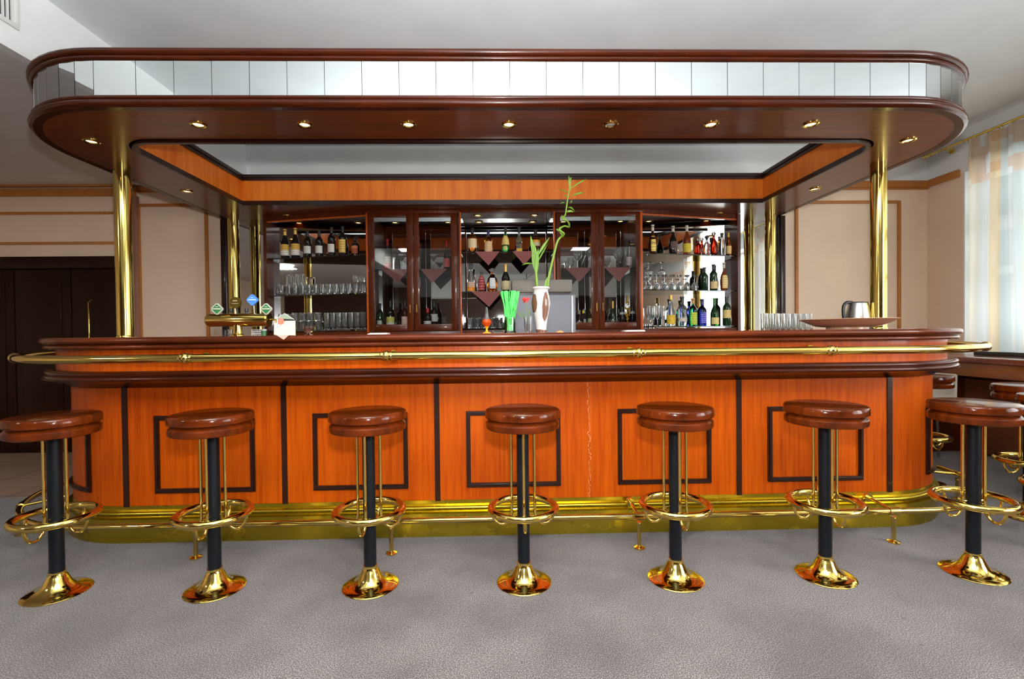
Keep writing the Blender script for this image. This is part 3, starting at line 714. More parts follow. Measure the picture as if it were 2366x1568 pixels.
# left cabinet
SC = 1.767
bottle('spirit_bottle', 897, 4.72, SC, 72, 'tall', .034, M['darkwine'], 'bottle with red cap and white and red label behind the first glass door', (.06, .44, ((225, 90, 90), (120, 40, 40), (225, 220, 210)), 75), capr)
bottle('spirit_bottle', 1034, 4.72, SC, 66, 'tall', .032, M['darkwine'], 'bottle with red capsule behind the second glass door', (.1, .4, ((190, 40, 45), (230, 200, 200)), 60), capr)
bottle('wine_bottle', 878, 4.74, 1.187, 62, 'wine', .034, M['darkgreen'], 'slim green bottle behind the lower first glass door, at its left edge', (.1, .38, ((205, 215, 200), (50, 90, 50)), 40), capk)
bottle('wine_bottle', 902, 4.70, 1.187, 68, 'wine', .040, M['darkwine'], 'dark wine bottle with yellow topped white label behind the first glass door', (.1, .46, ((220, 222, 215), (140, 140, 140), (215, 205, 80)), 70), capk)
bottle('wine_bottle', 936, 4.72, 1.187, 66, 'wine', .036, M['brownglass'], 'brown wine bottle with pale pink label behind the first glass door', (.2, .48, ((235, 200, 185), (120, 50, 60)), 65), capk)
bottle('wine_bottle', 988, 4.70, 1.187, 50, 'wine', .038, M['darkwine'], 'short dark wine bottle with white label behind the second glass door', (.08, .42, ((220, 220, 222), (110, 110, 120)), 65), capr)
bottle('wine_bottle', 1003, 4.78, 1.187, 66, 'wine', .036, M['darkwine'], 'taller dark wine bottle with white label behind the second glass door', (.3, .56, ((220, 220, 215), (130, 130, 130)), 65), capk)
# niche
N1 = 4.72
bottle('whisky_bottle', 1093, N1, NICHE['top'], 58, 'whisky', .044, M['amber'], 'clear whisky bottle with cream label and black cap, niche top shelf', (.22, .58, (CRM, (200, 150, 110)), 80), capk)
bottle('whisky_bottle', 1130, N1, NICHE['top'], 52, 'whisky', .041, M['amber'], 'amber whisky bottle with dark cap, second on the niche top shelf', (.06, .52, ((225, 190, 140), (150, 90, 40)), 55), capb)
bottle('whisky_bottle', 1169.5, N1, NICHE['top'], 60, 'tall', .036, M['greenglass'], 'bright green whisky bottle with yellow label on the niche top shelf', (.32, .68, ((240, 215, 120), (190, 110, 60)), 80), capk, lab2=(.12, .28, ((215, 200, 120),), 25))
bottle('whisky_bottle', 1201, N1, NICHE['top'], 60, 'tall', .041, M['glass'], 'clear square whisky bottle with slanted black and gold label', (.42, .62, ((40, 38, 30), (215, 190, 110)), 80), capk, seg=4, lab2=(.04, .18, ((225, 180, 50),), 80))
bottle('whisky_bottle', 1239, N1, NICHE['top'], 53, 'whisky', .046, M['brownglass'], 'dark whisky bottle with yellow shoulder label behind the bamboo leaf', (.3, .66, ((220, 205, 160), (60, 40, 30), (240, 170, 30)), 75), capk)
bottle('cognac_bottle', 1089, N1, NICHE['mid'], 66, 'champ', .040, M['glass'], 'clear long-necked bottle with orange label, left on the niche middle shelf', (.04, .36, ((245, 150, 50), (60, 40, 40), (225, 190, 160)), 80), capk)
bottle('liqueur_bottle', 1113, N1, NICHE['mid'], 46, 'whisky', .034, M['darkwine'], 'dark red liqueur bottle with patterned label on the niche middle shelf', (.1, .85, ((150, 40, 45), (220, 180, 160)), 70), capk)
bottle('decanter', 1138, N1, NICHE['mid'], 58, 'round', .054, M['amber'], 'round amber decanter with white label and glass stopper', (.14, .56, ((225, 232, 235), (190, 190, 200)), 32), None, 'decanter', stopper=M['glass'])
bottle('cognac_bottle', 1169, N1, NICHE['mid'], 64, 'slim', .043, M['darkwine'], 'cognac bottle with gold neck and cream label beside the green straws', (.08, .4, ((220, 205, 160), (150, 120, 70)), 80), capg, capz=.72)
# right cabinet
bottle('spirit_bottle', 1454, 4.74, SC, 66, 'tall', .028, M['glass'], 'clear bottle with red and white label behind the rightmost glass door', (.12, .42, ((225, 215, 215), (170, 60, 60)), 80), capk)
bottle('wine_bottle', 1338, 4.74, 1.187, 42, 'whisky', .03, M['darkwine'], 'small dark bottle behind the lower third glass door, left of its neighbour', (.1, .4, ((200, 205, 205),), 40), capw)
bottle('wine_bottle', 1350, 4.70, 1.187, 44, 'whisky', .026, M['darkwine'], 'small dark bottle with silver stripe in the middle behind the third glass door', (.1, .5, ((210, 215, 215),), 25), capw)
bottle('liqueur_bottle', 1365, 4.74, 1.187, 46, 'belly', .036, M['yellowglass'], 'pale patterned liqueur bottle behind the third glass door by the handle', (.1, .5, ((225, 215, 170), (120, 110, 60)), 75), None)
bottle('cognac_bottle', 1416, 4.76, 1.187, 62, 'slim', .03, M['darkgreen'], 'bottle with thin gold neck behind the rightmost glass door', (.1, .3, ((220, 210, 150),), 60), capg, capz=.74)
bottle('wine_bottle', 1437, 4.70, 1.187, 48, 'wine', .032, M['darkwine'], 'dark bottle with white neck ring left of the golden dried flowers', None, capk, lab2=(.66, .78, ((225, 225, 225),), 80))
bottle('wine_bottle', 1461, 4.70, 1.187, 50, 'wine', .032, M['darkwine'], 'dark bottle with white neck ring right of the golden dried flowers', None, capk, lab2=(.66, .78, ((225, 225, 225),), 80))
# right bay
yr = lambda px: 4.70+(.14)*(px-1490)/215
RT, RM, RL = 1.905, 1.555, 1.20
bottle('brandy_bottle', 1509, yr(1509), RT, 68, 'belly', .042, M['brownglass'], 'brown brandy bottle with long yellow label and white neck, top right shelf', (.1, .62, ((250, 222, 110), (120, 90, 40)), 35), capw)
bottle('brandy_bottle', 1556, yr(1556), RT, 66, 'belly', .042, M['darkwine'], 'black brandy bottle with white neck on the top right shelf', (.2, .45, ((70, 60, 60), (210, 150, 120)), 50), capw)
bottle('brandy_bottle', 1588, yr(1588), RT, 68, 'slim', .040, M['redbrown'], 'red-brown brandy bottle with yellow label and white neck, top right shelf', (.08, .38, ((240, 218, 60), (90, 70, 30)), 80), capw)
for px, h, yy, mt, lb in ((1614, 40, 4.78, M['redglass'], 'small decanter of red liquid beside the red-brown brandy bottle'), (1634, 48, 4.83, M['glass'], 'cut glass decanter with dark stopper, middle of the top right shelf'), (1650, 56, 4.80, M['redglass'], 'tall cut glass decanter holding red liquid on the top right shelf')):
    bottle('decanter', px, yy, RT, h, 'round', .036, mt, lb, None, None, 'decanter', stopper=capk if mt is M['glass'] else M['glass'])
bottle('spirit_bottle', 1669, 4.82, RT, 52, 'champ', .036, M['glass'], 'clear bottle with dark green cap on the top right shelf', None, plain('olive_cap', srgb(50, 55, 20), .4))
bottle('spirit_bottle', 1684, 4.84, RT, 54, 'slim', .028, M['amber'], 'slim amber bottle with cream label at the outer end of the top right shelf', (.08, .42, ((250, 215, 140), (200, 130, 90)), 75), capg)
bottle('wine_bottle', 1628, 4.80, RM, 53, 'wine', .036, M['darkgreen'], 'dark green wine bottle without label on the middle right shelf', None, capk)
bottle('wine_bottle', 1649, 4.80, RM, 60, 'wine', .038, M['darkgreen'], 'green wine bottle with cream label on the middle right shelf', (.06, .34, ((235, 210, 150), (190, 140, 80)), 70), capk)
bottle('brandy_bottle', 1673, 4.84, RM, 65, 'belly', .038, M['redbrown'], 'brandy bottle with tall pale label at the end of the middle right shelf', (.08, .55, ((250, 220, 150), (190, 150, 90)), 45), capw)
bottle('spirit_bottle', 1550, 4.74, RL, 72, 'cone', .042, M['glass'], 'clear conical bottle with bright yellow label, lower right shelf', (.07, .36, ((245, 205, 50), (90, 70, 40)), 80), capg)
bottle('spirit_bottle', 1576, 4.76, RL, 68, 'whisky', .046, M['glass'], 'wide clear bottle with pale label and dark cap, lower right shelf', (.16, .28, ((225, 215, 195), (150, 140, 120)), 75), capk)
bottle('liqueur_bottle', 1601, 4.77, RL, 64, 'whisky', .042, M['tealglass'], 'teal liqueur bottle with lime label on the lower right shelf', (.05, .5, ((200, 215, 70), (90, 120, 40)), 45), plain('tan_cap', srgb(220, 170, 100), .5))
bottle('spirit_bottle', 1622, 4.78, RL, 62, 'whisky', .044, M['blueglass'], 'deep blue bottle with navy cap on the lower right shelf', (.1, .5, ((70, 70, 190), (220, 220, 240)), 35), capb)
bottle('wine_bottle', 1651, 4.80, RL, 64, 'tall', .040, M['greenglass'], 'bright green bottle with low cream label on the lower right shelf', (.06, .3, ((240, 220, 140), (180, 150, 80)), 70), plain('green_cap', srgb(60, 110, 40), .5))
bottle('wine_bottle', 1679, 4.83, RL, 68, 'wine', .040, M['darkgreen'], 'dark green bottle with wide cream label at the end of the lower right shelf', (.26, .54, ((235, 210, 130), (150, 110, 60)), 75), capk)

# ------------------------------------------------------------------ glasses
def g_tumbler(r, h, n=16, tap=.86):
    mb = MB().lathe([(0, 0), (r*tap, 0), (r*tap+.001, .003), (r, h), (r-.0022, h), (r*tap-.002, .014), (0, .012)], 14)
    for f in mb.bm.faces: f.smooth = False     # fluted, faceted glass
    return mb
def g_stem(n=18, R=.036, H=.17, bowl=.08, foot=.032, top=.8):
    zb = H-bowl
    return MB().lathe([(0, 0), (foot, 0), (foot, .002), (.006, .008), (.0035, .015), (.0035, zb-.004), (.012, zb), (R*.8, zb+bowl*.2), (R, zb+bowl*.5), (R*top, H), (R*top-.0015, H), (R-.0017, zb+bowl*.5), (R*.75, zb+bowl*.2+.002), (.008, zb+.004), (0, zb+.004)], n)
def g_martini(n=18, R=.048, H=.15):
    return MB().lathe([(0, 0), (.034, 0), (.034, .002), (.005, .007), (.0032, .015), (.0032, H*.55), (R, H), (R-.002, H), (.002, H*.55+.006), (0, H*.55+.006)], n)
def g_flute(n=16): return g_stem(n, .024, .2, .13, .03, .85)
def g_beer(n=18, r=.035, h=.115):
    return MB().lathe([(0, 0), (.03, 0), (.03, .003), (.012, .009), (.012, .017), (.026, .026), (r, .07), (r, h), (r-.0025, h), (r-.0025, .07), (.022, .030), (0, .026)], n)
def one(name, mb, x, y, z, label, cat, group, mat=None, flip=0, rz=0):
    o = mb.build(name, mat or M['glass']); tag(o, label, cat, group); o.location = (x, y, z+flip)
    if flip: o.rotation_euler = (pi, 0, rz)
    return o
def row(name, proto, places, label, cat, group, flip=0):
    first = True; out = []
    for x, y, z in places:
        if first: o = proto; first = False
        else: o = proto.copy(); C.objects.link(o)
        o['label'] = label; o['category'] = cat; o['group'] = group
        o.location = (x, y, z+flip); o.rotation_euler = (pi if flip else 0, 0, random.uniform(0, 6))
        out.append(o)
    return out
# left bay middle shelf: tumblers in two rows
yf = lambda px: 4.645+.21*(848-px)/228
pl = []
px = 652
while px < 845: pl.append((atx(px, yf(px)), yf(px), 1.545)); px += 15.6
px = 662
while px < 845: pl.append((atx(px, yf(px)+.075), yf(px)+.075, 1.545)); px += 15.6
row('glass_tumbler', g_tumbler(.0295, .098).build('glass_tumbler', M['glass']), pl, 'clear glass tumbler in the two rows on the middle shelf of the left bay', 'glass', 'tumblers on the left middle shelf')
for i, (px, lb) in enumerate(((644, 'round clear glass jug at the left end of the left middle shelf'),)):
    t = thing('glass_jug', lb, 'jug', (atx(px-2, 4.84), 4.872, 1.545))
    MB().lathe([(0, 0), (.028, 0), (.034, .02), (.034, .05), (.022, .085), (.024, .11), (.022, .11), (.0195, .085), (.0315, .05), (.0315, .02), (0, .006)], 20).build('body', M['glass'], t)
pl = [(atx(px, yf(px)+.03), yf(px)+.03, 1.545+.0985) for px in (668, 684, 699)]
row('glass_tumbler', g_tumbler(.031, .108).build('glass_tumbler', M['glass']), pl, 'clear glass tumbler upside down on top of the left middle shelf row', 'glass', 'tumblers stacked upside down at the left', flip=.108)
pl = [(atx(px, yf(px)+.02), yf(px)+.02, 1.545+.0985) for px in (823, 838)]
row('cut_glass_tumbler', g_tumbler(.03, .075, 10).build('cut_glass_tumbler', M['glass']), pl, 'cut glass tumbler stacked on the right end of the left middle shelf row', 'glass', 'cut tumblers stacked at the right end')
# left bay low shelf
pl = [(atx(px, yf(px)+dy), yf(px)+dy, 1.20) for px in (682, 700, 718, 735) for dy in (.0, .075)]
row('glass_tumbler', g_tumbler(.034, .085).build('glass_tumbler', M['glass']), pl, 'wide clear tumbler in the bottom layer on the low left shelf', 'glass', 'bottom layer of wide tumblers')
pl = [(x, y, z+.0855) for x, y, z in pl]
row('glass_tumbler', g_tumbler(.034, .085).build('glass_tumbler', M['glass']), pl, 'wide clear tumbler in the upper layer on the low left shelf', 'glass', 'upper layer of wide tumblers')
pl = [(atx(px, yf(px)+dy), yf(px)+dy, 1.20) for dy in (.0, .085) for px in range(755, 845, 14)]
row('beer_glass', g_beer(18, .029, .165).build('beer_glass', M['glass']), pl, 'footed beer glass in the rows at the right of the low left shelf', 'glass', 'footed beer glasses on the low left shelf')
pl = [(atx(px, 4.86), 4.86, 1.20) for px in (650, 666)]
row('goblet', g_stem(18, .034, .165, .09).build('goblet', M['glass']), pl, 'clear stemmed goblet at the left of the low left shelf', 'glass', 'goblets behind the beer tap')
# left cabinet
for x, lb in ((929, 'martini glass behind the first glass door'), (1003, 'martini glass behind the second glass door')):
    one('martini_glass', g_martini(), atx(x, 4.70), 4.70, SC, lb, 'glass', 'martini glasses')
pl = [(atx(px, 4.66), 4.66, 1.187) for px in (917, 926)]
row('shot_glass', g_tumbler(.018, .05, 14).build('shot_glass', M['glass']), pl, 'small shot glass behind the first glass door', 'glass', 'shot glasses behind the first door')
# niche low shelf
pl = [(atx(px, 4.72), 4.72, NICHE['low']) for px in (1086, 1103, 1120, 1137, 1153)]+[(atx(px, 4.82), 4.82, NICHE['low']) for px in (1094, 1111, 1128, 1145)]
row('cut_glass_tumbler', g_tumbler(.032, .105, 12).build('cut_glass_tumbler', M['glass']), pl, 'cut glass tumbler on the lowest shelf of the centre niche', 'glass', 'cut tumblers in the niche')
pl = [(atx(px, 4.86), 4.86, NICHE['mid']) for px in (1191, 1222)]
row('reflection_bottle', MB().lathe(bprof('whisky', .13, .03), 16).build('reflection_bottle', M['darkwine']), pl, 'small dark bottle standing in for a dark reflection above the grey machine', 'bottle', 'bottles standing in for dark reflections above the grey machine')  # bottle shapes put in for dark reflections over the machine
# right cabinet glasses
one('wine_glass', g_stem(20, .043, .19, .105), atx(1336, 4.70), 4.70, SC, 'large wine glass behind the third glass door', 'glass', 'wine glasses in the right cabinet')
one('wine_glass', g_stem(20, .043, .19, .105), atx(1429, 4.70), 4.70, SC, 'large wine glass behind the rightmost glass door', 'glass', 'wine glasses in the right cabinet')
one('martini_glass', g_martini(18, .044, .2), atx(1361, 4.74), 4.74, SC, 'tall martini glass behind the third glass door near the handle', 'glass', 'martini glasses')
pl = [(atx(px, 4.76), 4.76, SC) for px in (1303, 1316)]
row('small_tumbler', g_tumbler(.024, .09, 14).build('small_tumbler', M['glass']), pl, 'small tumbler behind the third glass door at its left', 'glass', 'small tumblers behind the third door')
pl = [(atx(px, 4.68), 4.68, 1.187) for px in (1405, 1416, 1424)]
row('small_tumbler', g_tumbler(.022, .075, 14).build('small_tumbler', M['glass']), pl, 'small tumbler behind the lower part of the rightmost glass door', 'glass', 'small tumblers behind the last door')
# right bay
pl = [(atx(px, yr(px)-.04+dy), yr(px)-.04+dy, RM) for dy in (0, .09) for px in (1500, 1518, 1536, 1554, 1571, 1588, 1605)]
row('wine_glass', g_stem(16, .032, .145, .075).build('wine_glass', M['glass']), pl, 'stemmed glass upside down in the rows on the middle right shelf', 'glass', 'upturned stemmed glasses', flip=.145)
pl = [(atx(px, 4.72), 4.72, RM+.146) for px in (1499, 1529)]
row('wine_glass', g_stem(18, .036, .13, .06).build('wine_glass', M['glass']), pl, 'stemmed glass upside down on top of the other upturned glasses', 'glass', 'top layer of upturned glasses', flip=.13)
pl = [(atx(px, yy), yy, RL) for px, yy in ((1498, 4.68), (1508, 4.76), (1519, 4.68), (1530, 4.76))]
row('champagne_flute', g_flute().build('champagne_flute', M['glass']), pl, 'champagne flute at the inner end of the lower right shelf', 'glass', 'flutes on the lower right shelf')
# glasses on the right counter
pl = []
for k in range(9):
    px = 1765+13.2*k; pl.append((atx(px, 3.05+.02*k), 3.05+.02*k, 1.15))
for k in range(8):
    px = 1771+13.2*k; pl.append((atx(px, 3.13+.02*k), 3.13+.02*k, 1.15))
row('glass_tumbler', g_tumbler(.0195, .108).build('glass_tumbler', M['glass']), pl, 'slim clear tumbler in the rows on the counter left of the beige platter', 'glass', 'tumblers on the right counter')

# napkins hanging from shelves
def napmat():
    mt, nt, b = newmat('maroon_check_napkin'); setp(b, rough=.8)
    tc = nt.nodes.new('ShaderNodeTexCoord'); ck = nt.nodes.new('ShaderNodeTexChecker'); ck.inputs['Scale'].default_value = 90
    ck.inputs['Color1'].default_value = srgb(122, 66, 64); ck.inputs['Color2'].default_value = srgb(148, 88, 82)
    mp = nt.nodes.new('ShaderNodeMapping'); mp.inputs['Rotation'].default_value = (0, radians(45), 0)
    L(nt, tc.outputs['Object'], mp.inputs[0]); L(nt, mp.outputs[0], ck.inputs['Vector']); L(nt, ck.outputs[0], b.inputs['Base Color']); return mt
M['napkin'] = napmat()
def napkin(pa, pb, ptip, ptipy, y, z, label):
    xa, xb, xt = atx(pa, y), atx(pb, y), atx(ptip, y); zt = at(ptip, ptipy, y).z
    o = Vector(((xa+xb)/2, y, z))
    mb = MB()
    mb.loft([[(xa, y-.002, z+.0012), (xt, y-.0036, zt), (xb, y-.002, z+.0012)], [(xa, y-.0005, z+.0012), (xt, y-.0018, zt), (xb, y-.0005, z+.0012)]], smooth=False)
    mb.loft([[(xa, y-.002, z), (xb, y-.002, z), ((xa+xb)/2, y+.12, z)], [(xa, y-.002, z+.0014), (xb, y-.002, z+.0014), ((xa+xb)/2, y+.12, z+.0014)]], smooth=False)
    bmesh.ops.translate(mb.bm, vec=-o, verts=mb.bm.verts)
    q = mb.build('napkin', M['napkin']); q.location = o
    tag(q, label, 'napkin', 'maroon napkins draped over the shelf fronts'); return q
ynf = YFc+.028
napkin(1099, 1156, 1130, 613, ynf, NICHE['top'], 'maroon napkin hanging from the niche top shelf, left one')
napkin(1185, 1240, 1212, 612, ynf, NICHE['top'], 'maroon napkin hanging from the niche top shelf behind the bamboo')
napkin(1090, 1162, 1130, 709, ynf, NICHE['mid'], 'maroon napkin hanging from the niche middle shelf')
ync = YFc+.048
napkin(882, 945, 921, 654, ync, SC, 'maroon napkin hanging behind the first glass door')
napkin(972, 1034, 999, 654, ync, SC, 'maroon napkin hanging behind the second glass door')
napkin(1306, 1368, 1339, 651, ync, SC, 'maroon napkin hanging behind the third glass door')
napkin(1398, 1458, 1430, 651, ync, SC, 'maroon napkin hanging behind the rightmost glass door')

# golden dried flowers
gd = thing('dried_flowers', 'golden dried flower sprig behind the rightmost glass door', 'dried flowers', (atx(1449, 4.64), 4.64, 1.187))
MB().tube([(0, 0, 0), (.003, 0, .08), (-.002, 0, .16)], .003, 8).build('stem', M['gold'], gd)
mb = MB(); random.seed(5)
for k in range(46):
    a = random.uniform(0, 6.28); zz = random.uniform(.08, .30); rr = .034*max(.15, 1-abs(zz-.17)/.14)*random.uniform(.3, 1)
    mb.lathe([(0, -.012), (.007, -.003), (.006, .006), (0, .012)], 6, rr*cos(a), rr*sin(a)*.6, zz)
mb.build('heads', M['gold'], gd)

# ------------------------------------------------------------------ machine behind
mc = thing('coffee_machine', 'grey steel machine with taupe top standing behind the vase', 'machine', (atx(1258, 4.32), 4.32, .9))
w0, w1 = atx(1190, 4.2)-mc.location.x, atx(1330, 4.2)-mc.location.x
zt = at(1250, 681, 4.2).z-.9
MB().box(w0, w1, -.12, .22, .012, zt, .006).build('body', M['grey_box'], mc)
MB().box(w1-.035, w1-.022, -.124, -.118, .03, zt-.01, .001).build('corner_strip', M['steel'], mc)
z2 = at(1250, 646, 4.2).z-.9
w2, w3 = atx(1183, 4.2)-mc.location.x, atx(1322, 4.2)-mc.location.x
MB().box(w2, w3, -.14, .2, zt+.02, z2, .01).build('top_box', M['taupe_box'], mc)
MB().box(w2+.02, w3-.02, -.11, .18, zt-.002, zt+.022).build('neck', M['plastic_dark'], mc)
for sx_ in (w0+.03, w1-.03):
    for sy_ in (-.09, .19): MB().lathe([(.012, 0), (.012, .013)], 12, sx_, sy_).build('foot', M['plastic_dark'], mc)

# ------------------------------------------------------------------ things on the bar top
BT = 1.1503
# vase with bamboo
Yv = 2.72
va = thing('vase', 'white vase with brown patches holding bamboo on the bar', 'vase', (atx(1250, Yv), Yv, BT))
vp = [(0, 0), (.027, 0), (.029, .012), (.03, .03), (.038, .08), (.048, .13), (.053, .165), (.049, .20), (.043, .222), (.040, .236), (.042, .242), (.050, .248), (.051, .254), (.045, .258), (.036, .240), (.036, .22), (0, .21)]
def vasemat():
    mt, nt, b = newmat('vase_glaze'); setp(b, rough=.25, coat=.5)
    tc = nt.nodes.new('ShaderNodeTexCoord'); sp = nt.nodes.new('ShaderNodeSeparateXYZ'); L(nt, tc.outputs['Object'], sp.inputs[0])
    def nd(op, a, bv=None):
        n = nt.nodes.new('ShaderNodeMath'); n.operation = op
        for i, q in enumerate((a, bv)):
            if q is None: continue
            if isinstance(q, (int, float)): n.inputs[i].default_value = q
            else: L(nt, q, n.inputs[i])
        return n.outputs[0]
    no = nt.nodes.new('ShaderNodeTexNoise'); no.inputs['Scale'].default_value = 28; L(nt, tc.outputs['Object'], no.inputs['Vector'])
    wob = nd('MULTIPLY', nd('SUBTRACT', no.outputs['Fac'], .5), .9)
    X, Z = sp.outputs['X'], sp.outputs['Z']
    def ell(cx, cz, rx, rz_, sh):
        xx = nd('SUBTRACT', nd('SUBTRACT', X, cx), nd('MULTIPLY', nd('SUBTRACT', Z, cz), sh))
        d = nd('ADD', nd('POWER', nd('DIVIDE', xx, rx), 2), nd('POWER', nd('DIVIDE', nd('SUBTRACT', Z, cz), rz_), 2))
        return nd('LESS_THAN', nd('ADD', d, wob), 1)
    m_ = nd('MAXIMUM', nd('MAXIMUM', ell(.021, .145, .0185, .078, .05), ell(-.040, .165, .014, .056, 0)), nd('LESS_THAN', nd('ADD', Z, nd('MULTIPLY', wob, .02)), .017))
    mx = nt.nodes.new('ShaderNodeMixRGB'); mx.inputs[1].default_value = srgb(212, 210, 206); mx.inputs[2].default_value = srgb(112, 76, 58)
    L(nt, m_, mx.inputs[0]); L(nt, mx.outputs[0], b.inputs['Base Color'])
    return mt
vb = MB(); vb.lathe(vp, 40); vb.build('body', vasemat(), va)
ba = thing('bamboo_plant', 'lucky bamboo with twisted stem rising from the white vase', 'plant', (atx(1250, Yv), Yv, BT+.22))
def vpt(px, py, dy=0): 
    p = at(px, py, Yv+dy); return p-Vector(ba.location)
def smooth(pts, n=6):
    out = []
    P_ = [pts[0]]+list(pts)+[pts[-1]]
    for i in range(1, len(P_)-2):
        for k in range(n):
            t = k/n; a, b, c, d = P_[i-1], P_[i], P_[i+1], P_[i+2]
            out.append(.5*((2*b)+(c-a)*t+(2*a-5*b+4*c-d)*t*t+(3*b-a-3*c+d)*t**3))
    out.append(pts[-1]); return out
def stem(pts, r0, r1):
    pp = smooth(pts); n = len(pp)
    MB().tube(pp, 0, 10, radii=[(r0+(r1-r0)*i/(n-1))*(1.18 if i % 7 == 0 else 1) for i in range(n)]).build('stem', M['bamboo'], ba)
stem([vpt(1262, 690), vpt(1268, 640), vpt(1277, 600), vpt(1287, 560), vpt(1295, 548)], .0075, .006)
stem([vpt(1295, 548), vpt(1303, 540, -.02), vpt(1292, 530, -.03), vpt(1304, 522, .02), vpt(1315, 524, .03), vpt(1312, 512, 0), vpt(1300, 505, -.03), vpt(1306, 496), vpt(1309, 478), vpt(1312, 455), vpt(1316, 435), vpt(1319, 410)], .006, .0032)
stem([vpt(1243, 690), vpt(1240, 650), vpt(1237, 615), vpt(1234, 590), vpt(1230, 560)], .009, .005)
def leaf(a, b, w, dy=.0, bend=.0):
    a, b = Vector(a), Vector(b); b = b+Vector((0, dy, 0)); d = b-a; s = Vector((d.z, 0, -d.x)).normalized(); up = Vector((0, -1, 0))
    mb = MB(); loops = []; n = 8
    for k in range(n+1):
        t = k/n; c = a+d*t+Vector((0, 0, 1))*bend*sin(pi*t); ww = max(.0004, w*sin(pi*min(1, t*.9+.08))**.9)
        loops.append([c-s*ww+up*.001, c+up*.003, c+s*ww+up*.001, c+s*ww-up*.0002, c+up*.0016, c-s*ww-up*.0002])
    mb.loft(loops); mb.build('leaf', M['leaf'], ba)
for a, b, w, dy, bd in (((1318, 440), (1314, 405), .006, 0, 0), ((1318, 436), (1358, 409), .004, .03, .004), ((1322, 452), (1350, 447), .005, -.02, .004), ((1312, 446), (1292, 437), .003, 0, .004), ((1306, 470), (1294, 472), .003, 0, .008),
                         ((1313, 455), (1302, 452), .003, 0, .003), ((1312, 480), (1330, 488), .004, .02, .012), ((1308, 490), (1326, 490), .006, 0, .006), ((1302, 503), (1296, 500), .005, 0, .004), ((1303, 540), (1284, 529), .008, 0, .004), ((1302, 548), (1290, 530), .005, 0, 0), ((1310, 510), (1296, 500), .008, 0, 0), ((1318, 470), (1322, 462), .003, 0, 0),
                         ((1236, 600), (1226, 545), .010, 0, 0), ((1240, 606), (1234, 560), .011, .02, 0), ((1239, 596), (1270, 548), .007, 0, .004), ((1238, 612), (1268, 558), .004, .02, 0), ((1238, 640), (1243, 575), .010, -.02, 0), ((1232, 610), (1205, 613), .004, 0, .008), ((1236, 625), (1230, 578), .010, 0, 0), ((1258, 668), (1268, 635), .009, 0, 0), ((1242, 660), (1236, 640), .005, 0, 0), ((1264, 662), (1272, 632), .006, .02, 0)):
    leaf(vpt(*a), vpt(*b), w, dy, bd)
# straws
st = thing('straw_holder', 'short glass holder on the bar holding the green straws', 'holder', (atx(1178, 2.72), 2.72, BT))
MB().lathe([(0, 0), (.033, 0), (.034, .006), (.03, .012), (.03, .09), (.028, .09), (.028, .014), (0, .012)], 24).build('cup', M['pane'], st)
random.seed(9)
sp_ = MB().tube([(0, 0, 0), (0, 0, .225)], .0028, 6).build('drinking_straw', M['straw'])
first = True
for k in range(44):
    a = random.uniform(0, 2*pi); rr = .022*math.sqrt(random.random()); bx, by = rr*cos(a), rr*sin(a)*.8
    side = -1 if random.random() < .52 else 1
    tx = side*random.uniform(.014, .056) if random.random() < .8 else random.uniform(-.02, .03); ty = random.uniform(-.03, .03)
    tx = max(-.062, min(.056, tx)); d = Vector((tx-bx*.9, ty-by, .215)).normalized()
    o = sp_ if first else sp_.copy()
    if not first: C.objects.link(o)
    first = False
    o.location = (st.location.x+bx*.9, 2.72+by, BT+.0125); o.rotation_mode = 'QUATERNION'; o.rotation_quaternion = Vector((0, 0, 1)).rotation_difference(d)
    tag(o, 'bright green drinking straw in the fanned bundle on the bar', 'straw', 'green straws in the holder')
# amber footed glass lamp
al = thing('oil_lamp', 'amber glass oil lamp with clear chimney, left of the green straws', 'lamp', (atx(1124, 2.68), 2.68, BT))
MB().lathe([(0, 0), (.024, 0), (.024, .003), (.008, .010), (.005, .018), (.007, .028), (.013, .037), (.0, .037)], 24).build('foot', plain('amber_foot', srgb(240, 165, 30), .15, coat=.5), al)
MB().lathe([(0, .037), (.013, .037), (.026, .052), (.028, .064), (.020, .078), (0, .078)], 24).build('bowl', plain('amber_oil', srgb(176, 58, 8), .12, coat=.5), al)
MB().lathe([(.020, .078), (.013, .088), (.009, .11), (.005, .145), (.004, .145), (.0075, .11), (.0115, .088), (.018, .0785), (.020, .078)], 20).build('chimney', M['glass'], al)
# glass with toothpicks and flower
tg = thing('toothpick_glass', 'small glass of wooden toothpicks between straws and vase', 'glass', (atx(1220, 2.68), 2.68, BT))
MB().lathe([(0, 0), (.022, 0), (.024, .09), (.0225, .09), (.0205, .01), (0, .008)], 20).build('glass', M['glass'], tg)
mb = MB(); random.seed(2)
for k in range(22):
    a = random.uniform(0, 6.28); r_ = random.uniform(0, .014); mb.tube([(r_*cos(a), r_*sin(a), .0095), (r_*cos(a)*1.15, r_*sin(a)*1.15, .009+random.uniform(.035, .045))], .0012, 5)
mb.build('toothpicks', M['cork'], tg)
fl_ = thing('red_flower', 'red flower with thin green leaves standing in the small glass', 'flower', (atx(1220, 2.68), 2.68, BT+.01))
def fpt(px, py): return at(px, py, 2.68)-Vector(fl_.location)
MB().tube([Vector((0, 0, 0)), fpt(1218, 735), fpt(1216, 693)], .0012, 6).build('stem', M['leaf'], fl_)
mb = MB()
c = fpt(1215, 692)
for k in range(9):
    a = 2*pi*k/9; e = c+Vector((.022*cos(a), .016*sin(a), -.006+.012*sin(a*2+1))); mb.tube([c, (c+e)/2+Vector((0, 0, .006)), e], 0, 6, radii=[.003, .0065, .002])
mb.build('petals', M['red'], fl_)
mb = MB()
